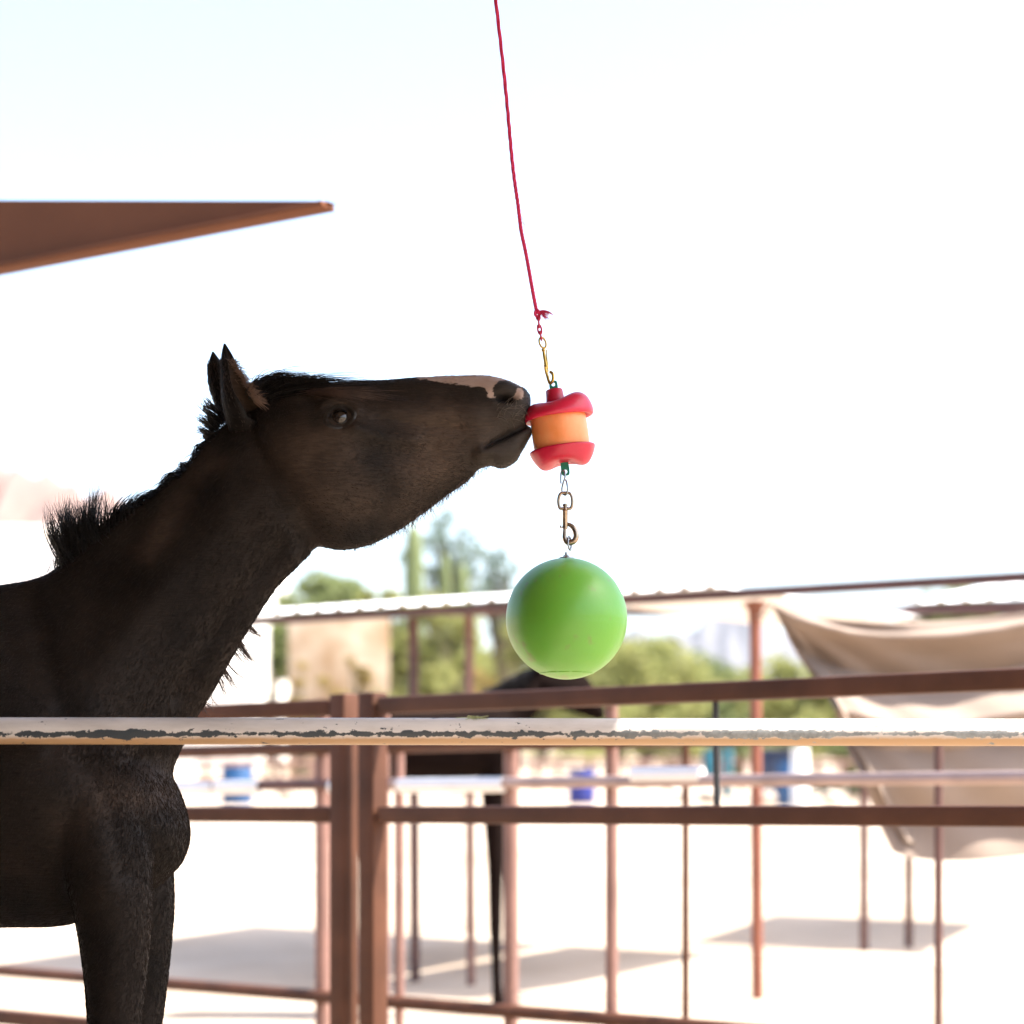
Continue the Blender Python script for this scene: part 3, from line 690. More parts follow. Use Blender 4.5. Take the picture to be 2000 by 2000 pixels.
def strands(name, base, tip, bend, r0, mt, parent, S=6, r1=.00015, wav=0.0):
    """tapered three-sided strands from base to tip (n,3), bent by 'bend' (n,3)"""
    base = np.asarray(base, float); tip = np.asarray(tip, float); n = len(base); t = np.linspace(0, 1, S)[None, :, None]
    P = base[:, None] * (1 - t) + tip[:, None] * t + np.asarray(bend, float)[:, None] * (4 * t * (1 - t))
    if wav: P = P + rng.normal(size=(n, 1, 3)) * wav * np.sin(t * 7 + rng.random((n, 1, 1)) * 6) * t
    d = np.gradient(P, axis=1); d /= np.linalg.norm(d, axis=2)[..., None] + 1e-9
    u = np.cross(d, [.3, .9, .2]); u /= np.linalg.norm(u, axis=2)[..., None] + 1e-9; w = np.cross(d, u)
    r0 = np.broadcast_to(np.asarray(r0, float), (n,)); rr = (r0[:, None, None] * (1 - t ** 1.5) + r1)
    V = np.stack([P + (u * math.cos(a) + w * math.sin(a)) * rr for a in (0, 2.094, 4.189)], 2)     # n,S,3,3
    idx = np.arange(n * S * 3).reshape(n, S, 3); fs = []
    for k in range(3):
        k2 = (k + 1) % 3; fs.append(np.stack([idx[:, :-1, k], idx[:, :-1, k2], idx[:, 1:, k2], idx[:, 1:, k]], -1).reshape(-1, 4))
    o = fast_mesh(name, V.reshape(-1, 3), np.concatenate(fs), mt, parent, True); o['kind'] = 'stuff'; return o
def pxw(a, Y=D0):
    a = np.asarray(a, float); return np.stack([(a[:, 0] - 1000) / F * Y, np.broadcast_to(Y, len(a)), CZ + (HY - a[:, 1]) / F * Y], 1)

def main_horse():
    e = empty('horse', (-1.0, D0, 0), 'dark brown horse stretching its neck to nibble the hanging red and orange toy', 'horse')
    A = lambda X, Y: np.array(r1(X, Y)); B = lambda X, Y: np.array(r2(X, Y)); C = lambda x, y: np.array((x, y), float)
    mb = MB()
    # head
    loft(mb, [
        (A(318, 470), A(362, 520), [6, 8, 8, 8, 6]),
        (A(322, 395), A(402, 690), [28, 46, 56, 52, 40]),
        (A(362, 345), A(470, 860), [38, 58, 68, 68, 54]),
        (A(440, 318), A(545, 938), [44, 66, 78, 80, 68]),
        (A(550, 296), A(618, 968), [46, 70, 80, 90, 80]),
        (A(650, 276), A(700, 974), [46, 70, 80, 95, 84]),
        (A(760, 268), A(806, 950), [42, 65, 74, 88, 72]),
        (A(880, 262), A(920, 893), [38, 58, 64, 70, 54]),
        (A(1000, 251), A(1030, 817), [32, 50, 55, 57, 43]),
        (A(1100, 246), A(1130, 742), [28, 45, 49, 49, 37]),
        (A(1200, 243), A(1222, 676), [24, 40, 45, 45, 35]),
        (A(1285, 243), A(1296, 575), [34, 44, 47, 45, 36]),
        (A(1350, 259), A(1352, 508), [40, 47, 49, 47, 36]),
        (A(1410, 284), A(1408, 478), [40, 46, 48, 45, 34]),
        (A(1450, 302), A(1444, 450), [34, 41, 43, 40, 28]),
        (A(1470, 330), A(1464, 410), [18, 24, 26, 24, 16]),
        (A(1474, 355), A(1472, 380), [5, 6, 7, 6, 5]),
    ])
    # lower lip and chin
    loft(mb, [
        (A(1480, 474), A(1479, 490), [6, 8, 8, 8, 6]),
        (A(1466, 458), A(1462, 520), [20, 24, 26, 24, 18]),
        (A(1440, 459), A(1437, 563), [26, 30, 32, 30, 26]),
        (A(1402, 480), A(1408, 608), [28, 33, 35, 34, 30]),
        (A(1352, 510), A(1352, 634), [28, 34, 37, 36, 32]),
        (A(1292, 535), A(1300, 622), [24, 33, 38, 38, 34]),
        (A(1220, 530), A(1240, 640), [18, 28, 34, 34, 30]),
        (A(1160, 560), A(1170, 620), [8, 10, 10, 10, 8]),
    ])
    cw = lambda w: [w * .66, w * .92, w, w * .74, w * .36]
    loft(mb, [
        (A(455, 440), A(640, 820), cw(40)),
        (A(330, 385), A(572, 965), cw(64)),
        (A(200, 440), A(494, 1045), cw(68)),
        (A(110, 515), A(408, 1132), cw(70)),
        (C(352, 920), A(322, 1266), cw(72)),
        (C(289, 967), C(476, 1247), cw(76)),
        (C(229, 1012), C(450, 1292), cw(81)),
        (C(173, 1056), C(414, 1356), cw(88)),
        (C(128, 1094), C(386, 1402), cw(98)),
        (C(82, 1124), C(358, 1458), cw(112)),
        (C(10, 1140), C(334, 1520), cw(132)),
        (C(-80, 1150), C(330, 1620), cw(165)),
        (C(-170, 1180), C(250, 1720), cw(190)),
        (C(-240, 1300), C(100, 1700), cw(120)),
    ])
    # trunk
    V = lambda x, t, b, w: (C(x, t), C(x, b), [w * .7, w * .95, w, w * .85, w * .5])
    loft(mb, [V(370, 1612, 1640, 12), V(362, 1580, 1668, 50), V(342, 1530, 1700, 100), V(285, 1440, 1745, 160), V(140, 1270, 1805, 222), V(0, 1165, 1812, 235), V(-150, 1138, 1822, 248), V(-400, 1178, 1840, 268), V(-650, 1172, 1812, 268), V(-850, 1142, 1740, 252), V(-1020, 1180, 1660, 205), V(-1105, 1290, 1560, 110), V(-1120, 1380, 1450, 20)], sub=4, sup=2.15)
    def leg(pts):
        for s in (-1, 1):
            q = [(C(p[0], p[1]), p[2], p[3]) for p in pts]
            P = cr([np.array([(p[0] - 1000) / PX, D0 + s * oy / PX, CZ + (HY - p[1]) / PX, r / PX]) for p, r, oy in q], 4)
            mb.tube([x[:3] for x in P], [x[3] for x in P], 20)
    leg([(150, 1480, 60, 118), (215, 1620, 88, 124), (243, 1745, 78, 130), (250, 1880, 62, 134), (247, 2005, 50, 132), (243, 2110, 42, 130), (246, 2170, 44, 130), (246, 2230, 32, 130), (248, 2330, 26, 130), (250, 2410, 34, 130), (266, 2460, 27, 130), (280, 2510, 38, 130), (286, 2560, 48, 130)])
    leg([(-930, 1350, 120, 120), (-900, 1520, 175, 125), (-840, 1690, 140, 140), (-870, 1830, 95, 142), (-930, 1960, 62, 140), (-985, 2080, 52, 136), (-990, 2150, 42, 135), (-982, 2290, 32, 135), (-975, 2400, 37, 135), (-955, 2455, 29, 135), (-935, 2510, 40, 135), (-928, 2560, 48, 135)])
    me = remesh(mb, .0042, 7, 'horse_body')
    nv = len(me.vertices); co = np.empty(nv * 3, np.float32); me.vertices.foreach_get('co', co); co = co.reshape(-1, 3).astype(float)
    ed = np.empty(len(me.edges) * 2, np.int32); me.edges.foreach_get('vertices', ed); ed = ed.reshape(-1, 2)
    x_, y_ = 1000 + co[:, 0] * PX, HY - (co[:, 2] - CZ) * PX
    j0, j1 = np.array(r1(345, 480)), np.array(r1(560, 930)); jd = j1 - j0; q_ = np.stack([x_, y_], 1) - j0; jt = np.clip(q_ @ jd / (jd @ jd), 0, 1)
    wgt = np.maximum(np.clip((r1(360, 0)[0] - x_ + (y_ - 1000) * .25) / 60, 0, 1) * np.clip((2250 - y_) / 100, 0, 1), np.exp(-(np.linalg.norm(q_ - jt[:, None] * jd, axis=1) / 45) ** 2)) * .6
    cnt = np.bincount(ed.ravel(), minlength=nv)[:, None]
    for it in range(28):
        acc = np.stack([np.bincount(ed[:, 0], co[ed[:, 1], k], nv) + np.bincount(ed[:, 1], co[ed[:, 0], k], nv) for k in range(3)], 1)
        co += (acc / cnt - co) * wgt[:, None]
    me.vertices.foreach_set('co', co.astype(np.float32).ravel()); me.update()
    co = np.empty(nv * 3, np.float32); me.vertices.foreach_get('co', co); co = co.reshape(-1, 3).astype(float)
    no = np.empty(nv * 3, np.float32); me.vertices.foreach_get('normal', no); no = no.reshape(-1, 3).astype(float)
    # apparent pixel position of each vertex (from the camera)
    ap = np.stack([1000 + co[:, 0] / co[:, 1] * F, HY - (co[:, 2] - CZ) / co[:, 1] * F], 1)
    far = co[:, 1] > D0
    Ym = 2 * D0 - co[:, 1]                       # mirror the far side onto the near side
    ap[far] = np.stack([1000 + co[far, 0] / Ym[far] * F, HY - (co[far, 2] - CZ) / Ym[far] * F], 1)
    side = np.clip(np.abs(no[:, 1]) * 1.6, 0, 1)
    def seg(pts):
        pts = [np.array(p) for p in pts]; best = np.full(nv, 1e9)
        for a, b_ in zip(pts[:-1], pts[1:]):
            d = b_ - a; t = np.clip(((ap - a) @ d) / (d @ d), 0, 1); best = np.minimum(best, np.linalg.norm(ap - a - t[:, None] * d, axis=1))
        return best
    def g(d, s): return np.exp(-(d / s) ** 2)
    def ell(c, rx, ry, rot=0):
        d = ap - np.array(c); ca, sa = math.cos(rot), math.sin(rot); u = d[:, 0] * ca + d[:, 1] * sa; w = -d[:, 0] * sa + d[:, 1] * ca
        return np.sqrt((u / rx) ** 2 + (w / ry) ** 2)
    disp = np.zeros(nv)
    disp += -5.0 * g(ell(r1(672, 418), 34, 30), 1.0)                                   # orbit
    disp += 5.5 * g(seg([r1(600, 372), r1(640, 345), r1(700, 345), r1(745, 385)]), 11)      # brow ridge
    disp += 3.0 * g(seg([r1(625, 455), r1(680, 487), r1(735, 455)]), 9)                       # lower orbit
    disp += -4.5 * g(ell(r1(560, 345), 34, 17, .3), 1.0)                                      # hollow over the eye
    disp += 4.0 * g(seg([r1(740, 470), r1(860, 500), r1(985, 515)]), 13)                      # facial crest
    disp += -3.5 * g(seg([r1(800, 560), r1(950, 580), r1(1060, 560)]), 26)
    disp += 5.0 * g(ell(r1(640, 720), 105, 100), 1.0)                                         # masseter
    disp += -3.0 * g(seg([r1(800, 880), r1(850, 800), r1(880, 700)]), 14)
    disp += 4.0 * g(seg([r1(900, 380), r1(1100, 400), r1(1230, 400)]), 20)                    # nasal muscles
    disp += -3.5 * g(seg([r1(880, 310), r1(1050, 330), r1(1260, 330)]), 12)
    disp += -2.6 * g(seg([r1(830, 420), r1(1000, 450), r1(1180, 470)]), 10)
    # muzzle
    disp += 6.0 * g(ell(r1(1385, 300), 34, 16, .45), 1.0)                                     # upper wing of the nostril
    nost = g(ell(r1(1366, 337), 22, 10, .12), 1.0); disp += -18.0 * nost
    disp += 4.0 * g(seg([r1(1318, 352), r1(1370, 362), r1(1425, 345)]), 6)
    disp += 2.5 * g(ell(r1(1400, 410), 28, 20), 1.0)
    mouth = seg([r1(1282, 548), r1(1310, 525), r1(1352, 507), r1(1400, 485), r1(1450, 460)])
    disp += -2.8 * g(mouth, 3.6) + 1.6 * g(np.abs(mouth - 10), 6)
    disp += 3 * g(ell(r1(1262, 540), 14, 22), 1.0)
    for k in range(4):
        disp += -1.0 * g(seg([r1(1300 + k * 30, 560 - k * 12), r1(1330 + k * 30, 590 - k * 8)]), 2.6)   # wrinkles of the lower lip
    # jaw edge, ear base, neck muscles
    disp += -3.0 * g(seg([r1(330, 500), r1(372, 650), r1(430, 800), r1(520, 930)]), 17)
    disp += 5.0 * g(ell(r1(285, 480), 30, 55, -.2), 1.0)
    disp += 7.0 * g(ell(r1(200, 640), 34, 70, .35), 1.0)                                      # wing of atlas
    disp += -5.5 * g(seg([r1(420, 960), r1(330, 1080), (425, 1225), (350, 1360)]), 20)        # jugular groove
    disp += 5.0 * g(seg([r1(470, 1010), r1(370, 1130), (462, 1215), (405, 1320)]), 18)
    disp += 6.0 * g(seg([r1(150, 800), (330, 1090), (240, 1260), (180, 1380)]), 45)
    disp += -6.0 * g(seg([r1(60, 720), (270, 1040), (180, 1160)]), 28)
    disp += -8.0 * g(seg([(385, 1415), (330, 1470), (240, 1500), (110, 1470)]), 24)
    disp += 3.0 * g(seg([(330, 1540), (330, 1640)]), 45)
    disp += -8.0 * g(seg([(60, 1180), (130, 1400), (215, 1560), (250, 1700)]), 30)
    lowf = np.array([noise.noise((x * 9, y * 9, z * 9)) for x, y, z in co[::1]]) if nv < 500000 else 0
    disp += 1.2 * lowf
    face = np.clip((ap[:, 0] - 560) / 60, 0, 1); disp *= 1 + .35 * face
    co += no * (disp * side / PX)[:, None]
    me.vertices.foreach_set('co', co.astype(np.float32).ravel())
    # --- pattern masks
    xx = ap[:, 0]
    bound = np.interp(xx, [r1(940, 0)[0], r1(1000, 0)[0], r1(1080, 0)[0], r1(1180, 0)[0], r1(1270, 0)[0], r1(1300, 0)[0], r1(1340, 0)[0], r1(1440, 0)[0]],
                      [r1(0, 243)[1], r1(0, 256)[1], r1(0, 268)[1], r1(0, 280)[1], r1(0, 290)[1], r1(0, 322)[1], r1(0, 290)[1], r1(0, 300)[1]])
    blaze = np.clip(.5 + (bound - ap[:, 1]) / 26, 0, 1)
    blaze[(xx < r1(930, 0)[0]) | (ap[:, 1] > 800)] = 0
    blaze = np.maximum(blaze, .95 * g(ell(r1(1422, 325), 13, 13), 1.0))
    blaze = np.maximum(blaze, .8 * g(ell(r1(1310, 318), 14, 12), 1.0))
    blaze *= 1 - g(ell(r1(1362, 305), 17, 12, .3), 1.15)
    blaze *= 1 - np.clip((xx - r1(1440, 0)[0]) / 8, 0, 1)
    brown = .95 * g(ell(r1(610, 560), 75, 55), 1) + .45 * g(ell(r1(700, 420), 60, 50), 1) + .7 * g(ell(r1(1130, 430), 110, 42), 1) + .6 * g(ell(r1(1060, 600), 110, 45, -.5), 1)
    brown += .7 * g(seg([r1(150, 600), r1(60, 700), (330, 1010), (290, 1080)]), 26) + .45 * g(seg([r1(600, 800), r1(900, 760)]), 45) + .5 * g(seg([(330, 1540), (200, 1560), (130, 1600)]), 40)
    brown += .5 * g(seg([r1(450, 330), r1(560, 310), r1(700, 300)]), 14) + .16
    grey = np.clip((xx - r1(1180, 0)[0]) / 110, 0, 1) * (ap[:, 1] < 960)
    neckm = np.clip((r1(480, 0)[0] - xx) / 60, 0, 1)
    dark = np.maximum(1.0 * np.clip(nost * 2.0 - .4, 0, 1), .65 * g(mouth, 2.6))
    # hoof zone stays on the body, darker
    # --- ears joined into the same mesh
    ev, ef, ein = [], [], []
    def ear(L, Rr, oy, tilt):
        # L, Rr: left and right contour points (photo px) from base to tip
        L = np.array(cr(L, 6)); Rr = np.array(cr(Rr, 6)); m = len(L); K = 15; base = len(ev)
        op = R(-32 if oy < 0 else 32)
        for i in range(m):
            c = (L[i] + Rr[i]) / 2; r = max(np.linalg.norm(Rr[i] - L[i]) / 2, .6); t = i / (m - 1)
            gap = R(30 + 38 * math.sin(math.pi * min(1, t * 1.05)) if t > .12 else 12)
            yo = oy * (.3 + .7 * min(1, t / .3)) * (1 - tilt * t)
            ring = []
            for k in range(K):
                ph = gap + (2 * math.pi - 2 * gap) * k / (K - 1); ring.append((ph, 1.0))
            for k in range(K - 1, -1, -1):
                ph = gap + (2 * math.pi - 2 * gap) * k / (K - 1); ring.append((ph, .80 if 0 < k < K - 1 else .93))
            for q, (ph, s) in enumerate(ring):
                dx = math.cos(ph + op) * r * s; dy = math.sin(ph + op) * r * s * .85
                yy = D0 + (yo + dy) / PX
                ev.append(((c[0] + dx - 1000) / PX, yy, CZ + (HY - c[1]) / PX)); ein.append(1.0 if q >= K else 0.0)
        n = 2 * K
        for i in range(m - 1):
            for k in range(n): ef.append((base + i * n + k, base + i * n + (k + 1) % n, base + (i + 1) * n + (k + 1) % n, base + (i + 1) * n + k))
    ear([A(215, 480), A(196, 420), A(188, 340), A(187, 250), A(188, 180), A(196, 126)],
        [A(345, 500), A(372, 400), A(318, 310), A(268, 225), A(232, 165), A(203, 124)], -44, .25)
    ear([A(170, 430), A(146, 372), A(118, 275), A(109, 210), A(114, 168), A(128, 130)],
        [A(290, 440), A(262, 380), A(215, 300), A(192, 220), A(166, 172), A(135, 128)], 44, .25)
    nb = len(ev); body_f = np.empty(len(me.loops), np.int32); me.loops.foreach_get('vertex_index', body_f)
    ls = np.empty(len(me.polygons), np.int32); me.polygons.foreach_get('loop_total', ls)
    assert (ls == 4).all()
    allv = np.concatenate([co, np.array(ev)]); allf = np.concatenate([body_f.reshape(-1, 4), np.array(ef, np.int32) + nv])
    bvh = BVHTree.FromPolygons([Vector(c) for c in co], body_f.reshape(-1, 4).tolist())
    body = fast_mesh('body', allv, allf, M['coat'], e, True)
    z = np.zeros(nb)
    for nm, arr, extra in (('blaze', blaze, z), ('brown', np.clip(brown, 0, 1), np.array(ein) * .95), ('grey', grey, z), ('neck', neckm, z + 1), ('dark', dark, z)):
        at = body.data.attributes.new(nm, 'FLOAT', 'POINT'); at.data.foreach_set('value', np.concatenate([arr, extra]).astype(np.float32))
    def surf(x, y, s=-1):
        """point on the near (s=-1) or far body surface that appears at photo pixel x,y"""
        o_ = Vector((0, 0, CZ)); d = (W(x, y, D0) - o_).normalized()
        hit = bvh.ray_cast(o_, d)
        p = hit[0] if hit[0] is not None else W(x, y, D0)
        n_ = hit[1] if hit[0] is not None else Vector((0, -1, 0))
        if s > 0: p = Vector((p.x, 2 * D0 - p.y, p.z)); n_ = Vector((n_.x, -n_.y, n_.z))
        return p, n_
    ei = np.array([i for i in range(nb) if ein[i] == 0.0 and (i % 30) < 15 and (i // 30) % 31 < 22]); ev_ = np.array(ev)
    pick = rng.choice(ei, 2600); cc = np.stack([ev_[(pick // 30) * 30 + q] for q in (1, 5, 9, 13)]).mean(0); en = ev_[pick] - cc; en /= np.linalg.norm(en, axis=1)[:, None] + 1e-9
    up = np.array([-.15, 0, 1.0]) + rng.normal(size=(2600, 3)) * .2; up -= en * (up * en).sum(1)[:, None]; up /= np.linalg.norm(up, axis=1)[:, None]
    eb = ev_[pick] + rng.normal(size=(2600, 3)) * .003 * (1 - np.abs(en)); Le = .007 * (.6 + .8 * rng.random((2600, 1)))
    strands('ear_hair', eb - en * .0006, eb + up * Le + en * Le * .15, en * Le * .08, .0004, M['ear_hair'], e, S=3)
    # --- short coat hair over the near side of head and neck, in the coat's own pattern
    cand = np.where((no[:, 1] < .25) & (ap[:, 0] > -60) & (ap[:, 1] < 2120) & (co[:, 1] < D0 + .25) & (nost < .3))[0]
    N_ = 88000; ii = rng.choice(cand, N_); nn = no[ii]; bp_ = co[ii] + rng.normal(size=(N_, 3)) * .002 * (1 - np.abs(nn))
    hk = np.clip((ap[ii, 0] - r1(300, 0)[0]) / (r1(520, 0)[0] - r1(300, 0)[0]) - np.clip((ap[ii, 1] - 1010) / 60, 0, 1), 0, 1)[:, None]
    flow = hk * np.array([.95, 0, -.30]) + (1 - hk) * np.array([-.55, 0, -.85]) + rng.normal(size=(N_, 3)) * .22
    flow -= nn * (flow * nn).sum(1)[:, None]; flow /= np.linalg.norm(flow, axis=1)[:, None]
    Lh = (.006 + .004 * (1 - hk)) * (.6 + .8 * rng.random((N_, 1))); Lh *= np.where(ap[ii, 0] > r1(1240, 0)[0], .45, 1)[:, None]
    fur = strands('coat_hair', bp_ - nn * .0006, bp_ + flow * Lh + nn * Lh * .09, nn * Lh * .07, .0004, M['coat'], e, S=3, r1=.0001)
    fur['kind'] = 'stuff'
    for nm, arr in (('blaze', blaze), ('brown', np.clip(brown, 0, 1)), ('grey', grey), ('neck', neckm), ('dark', dark), ('rnd', None)):
        q = rng.random(N_) ** 2 if arr is None else arr[ii]
        at = fur.data.attributes.new(nm, 'FLOAT', 'POINT'); at.data.foreach_set('value', np.repeat(q, 9).astype(np.float32))
    # --- eyes and lids
    for s in (-1, 1):
        ex, ey = r1(674, 418); p, n_ = surf(ex, ey, s); Re = .0205
        out = Vector((.10, s * 1.0, .02)).normalized()
        c = p - out * (Re * .62)
        sv = Vector((0, 0, 1)); uu = out.cross(sv).normalized() * (1 if s < 0 else 1)
        ux = Vector((1, 0, 0)) - out * out.x; ux.normalize(); uz = out.cross(ux) * (1 if out.cross(ux).z > 0 else -1)
        bm = bmesh.new(); bmesh.ops.create_uvsphere(bm, u_segments=40, v_segments=24, radius=Re)
        me2 = bpy.data.meshes.new('eye'); bm.to_mesh(me2); bm.free(); me2.polygons.foreach_set('use_smooth', [True] * len(me2.polygons))
        o = link('eye', me2, M['eye']); o.location = c; o.parent = e; o.matrix_parent_inverse = e.matrix_basis.inverted()
        mbl = MB(); n = 48; rings = [(.97, 0), (1.0, 1), (1.09, 2), (1.22, 3), (1.5, 4), (1.85, 5), (2.4, 6)]
        vs_, fs_ = [], []
        for rr, lev in rings:
            for k in range(n):
                a = 2 * math.pi * k / n
                al = .0182 * rr; be = (.0150 if math.sin(a) > 0 else .0125) * (rr if rr < 1.3 else rr * .93)
                cu, su = math.cos(a), math.sin(a); su2 = math.copysign(abs(su) ** 1.15, su)
                u, v_ = al * cu, be * su2
                rot = R(18); u, v_ = u * math.cos(rot) - v_ * math.sin(rot), u * math.sin(rot) + v_ * math.cos(rot)
                dd = max(0.0, Re * Re - u * u - v_ * v_)
                q = c + ux * u + uz * v_
                if lev <= 3:
                    h = math.sqrt(dd) if dd > 0 else 0
                    h = max(h, Re * .35) + (.0002, .0010, .0018, .0010)[lev] * (1.25 if su > 0 else .9)
                    q = q + out * h
                    if lev == 3:
                        sp2, n2 = surf(1000 + q.x / (q.y if s < 0 else 2 * D0 - q.y) * F, HY - (q.z - CZ) / (q.y if s < 0 else 2 * D0 - q.y) * F, s); q = q * .45 + (sp2 + n2 * .0015) * .55
                else:
                    q = q + out * Re * .5; yq = q.y if s < 0 else 2 * D0 - q.y
                    sp2, n2 = surf(1000 + q.x / yq * F, HY - (q.z - CZ) / yq * F, s); q = sp2 + n2 * (.0022, .0008, -.003)[lev - 4]
                vs_.append(q)
        for i in range(len(rings) - 1):
            for k in range(n): fs_.append((i * n + k, i * n + (k + 1) % n, (i + 1) * n + (k + 1) % n, (i + 1) * n + k))
        mbl.add(vs_, fs_).build('eyelid', M['lid'], e, sharp=0)
        bl = []; bt = []
        for k in range(46):
            a = R(25 + 130 * k / 45); u, v_ = .0182 * math.cos(a), .0150 * math.sin(a); rot = R(18); u, v_ = u * math.cos(rot) - v_ * math.sin(rot), u * math.sin(rot) + v_ * math.cos(rot)
            q = c + ux * u + uz * v_ + out * (math.sqrt(max(0, Re * Re - u * u - v_ * v_)) + .002); bl.append(q); bt.append(q + out * .011 + ux * (u * .3) - uz * (.003 + rng.random() * .002))
        strands('eyelash', bl, bt, np.tile([0, 0, -.002], (46, 1)), .0004, M['hair'], e)
    # --- mane
    def jit(a, s): return np.asarray(a, float) + rng.normal(size=np.shape(a)) * s
    crest = np.array([r2(*q) for q in ((95, 560), (130, 520), (160, 470), (230, 430), (330, 350), (430, 275), (560, 182), (640, 122), (735, 25))] + [r1(*q) for q in ((0, 655), (50, 590), (110, 520), (170, 455))])
    cl = np.concatenate([[0], np.cumsum(np.linalg.norm(np.diff(crest, axis=0), axis=1))]); 
    def cpt(t): return np.stack([np.interp(t, cl, crest[:, 0]), np.interp(t, cl, crest[:, 1])], -1)
    bs, ts, bd, rs = [], [], [], []
    def put(bx, by, tx, ty, n, sb, st, bend, r, yo=0, sy=.012):
        for _ in range(n):
            k = rng.random(); b0 = np.array([bx + rng.normal() * sb, by + rng.normal() * sb * .6]); t0 = np.array([tx + rng.normal() * st, ty + rng.normal() * st])
            if k < .55: t0 = b0 + (t0 - b0) * (.35 + .6 * rng.random())
            y0 = yo + rng.normal() * sy
            bs.append(pxw([b0 + [3, 9]])[0] + [0, y0, -.004]); ts.append(pxw([t0 + rng.normal(size=2) * st * .5])[0] + [0, y0 * 1.5 + rng.normal() * .012, 0])
            bd.append(np.array([bend[0] + rng.normal() * 2, 0, -bend[1] + rng.normal() * 2]) / PX); rs.append(r * (.6 + .8 * rng.random()))
    # upright tuft near the withers, in clumps
    for bx, by, tx, ty, n, st in ((140, 480, 62, 272, 90, 5), (150, 455, 85, 255, 80, 5), (165, 445, 120, 262, 70, 5), (185, 435, 140, 225, 60, 5), (200, 430, 172, 222, 60, 4), (225, 420, 195, 208, 60, 4), (240, 410, 215, 240, 60, 5),
                                  (265, 395, 250, 165, 50, 5), (285, 385, 282, 150, 50, 4), (305, 372, 318, 135, 40, 5), (320, 360, 345, 160, 34, 7), (340, 345, 385, 190, 24, 7), (150, 470, 100, 330, 90, 6), (210, 425, 165, 300, 120, 8), (280, 385, 250, 290, 120, 8), (330, 352, 320, 270, 70, 8), (120, 520, 112, 440, 50, 4), (118, 535, 100, 505, 40, 4)):
        q, w = r2(bx, by), r2(tx, ty); put(q[0], q[1] + 5, w[0] - 4 + rng.normal() * 4, w[1] + rng.normal() * 5, n, 9, st * 1.3, (-3 + rng.normal() * 4, 3), .0008)
    for bx, by, tx, ty, n in ((360, 330, 470, 175, 26), (380, 310, 440, 210, 30), (395, 300, 545, 160, 22), (430, 275, 500, 205, 30), (470, 245, 560, 170, 40), (380, 318, 420, 240, 40)):
        q, w = r2(bx, by), r2(tx, ty); put(q[0], q[1] + 4, w[0], w[1], n, 4, 3, (-7, -6), .0008)
    # short lying hair along the crest up to the poll
    L0 = cl[-1]
    for t in np.linspace(cl[4], L0, 620):
        a = cpt(t + rng.normal() * 3); t2 = cpt(min(L0, max(0, t - 25 - 25 * rng.random()))); bump = 5 + 4 * math.sin(t * .11) + rng.random() * 4
        bs.append(pxw([a + [4, 8]])[0] + [0, rng.normal() * .014, -.004]); ts.append(pxw([t2])[0] + [0, .02 + rng.normal() * .02, (-2 + rng.normal() * 2.5) / PX])
        bd.append(np.array([-bump * .7, 0, bump * .9]) / PX); rs.append(.0011)
    # curly tuft behind the ears
    for bx, by, tx, ty, n, bx_, by_ in ((150, 470, 85, 470, 40, -14, -8), (150, 440, 80, 420, 36, -12, -10), (155, 400, 95, 365, 30, -12, -8), (160, 370, 110, 335, 30, -10, -6), (140, 490, 105, 490, 60, -8, -6), (160, 420, 120, 400, 60, -10, -8)):
        q, w = r1(bx, by), r1(tx, ty); put(q[0], q[1], w[0], w[1], n, 5, 3.5, (bx_, by_), .0009, .015)
    strands('mane', bs, ts, bd, rs, M['hair'], e, S=8, wav=.0015)
    # --- forelock streaming over the forehead
    bs, ts, bd, rs = [], [], [], []
    for bx, by, tx, ty, n, b0, b1 in ((300, 320, 560, 262, 130, -6, -16), (310, 300, 480, 250, 120, -6, -13), (320, 310, 640, 270, 130, -4, -13), (330, 320, 720, 285, 110, -4, -12), (330, 315, 780, 262, 45, -8, -14), (330, 330, 860, 300, 70, 0, -9), (340, 335, 650, 300, 120, 0, -9), (330, 325, 1000, 292, 30, 0, -9), (320, 330, 420, 290, 120, -4, -8)):
        q, w = r1(bx, by), r1(tx, ty); put(q[0], q[1], w[0], w[1], n, 5, 4, (b0, b1), .0009, -.005, .02)
    strands('forelock', bs, ts, bd, rs, M['hair'], e, S=10, wav=.0012)
    # reddish strands lying on the temple
    bs, ts, bd = [], [], []
    for k in range(150):
        x0, y0 = 470 + rng.random() * 200, 305 + rng.random() * 18; x1, y1 = x0 + 120 + rng.random() * 170, y0 - 12 + rng.random() * 55
        a, n1 = surf(*r1(x0, y0)); c_, n2 = surf(*r1(x1, y1)); md, n3 = surf(*r1((x0 + x1) / 2, (y0 + y1) / 2)); q = (a + c_) / 2
        bs.append(a + n1 * .001); ts.append(c_ + n2 * .002); bd.append((md + n3 * .003 - q))
    strands('temple_hair', bs, ts, bd, .0006, M['browhair'], e, S=8)
    # --- long hair hanging below the neck
    bs, ts, bd, rs = [], [], [], []
    for bx, by, tx, ty, n in ((1108, 855, 1162, 925, 12), (1105, 860, 1140, 900, 14), (1062, 925, 1128, 1075, 14), (1060, 935, 1090, 1040, 14), (1045, 960, 1110, 1050, 12), (1000, 1045, 1062, 1140, 8), (975, 1070, 1022, 1200, 14), (965, 1085, 990, 1160, 14), (945, 1115, 975, 1240, 14), (900, 1200, 915, 1290, 8), (860, 1270, 868, 1335, 10), (870, 1260, 900, 1300, 8), (1040, 985, 1075, 1060, 10)):
        q, w = r2(bx, by), r2(tx, ty); put(q[0] - 16, q[1] - 14, w[0], w[1], n, 3, 2.5, (1, 5), .0007, .02, .006)
    strands('neck_hair', bs, ts, bd, rs, M['browhair'], e, S=7, wav=.0015)
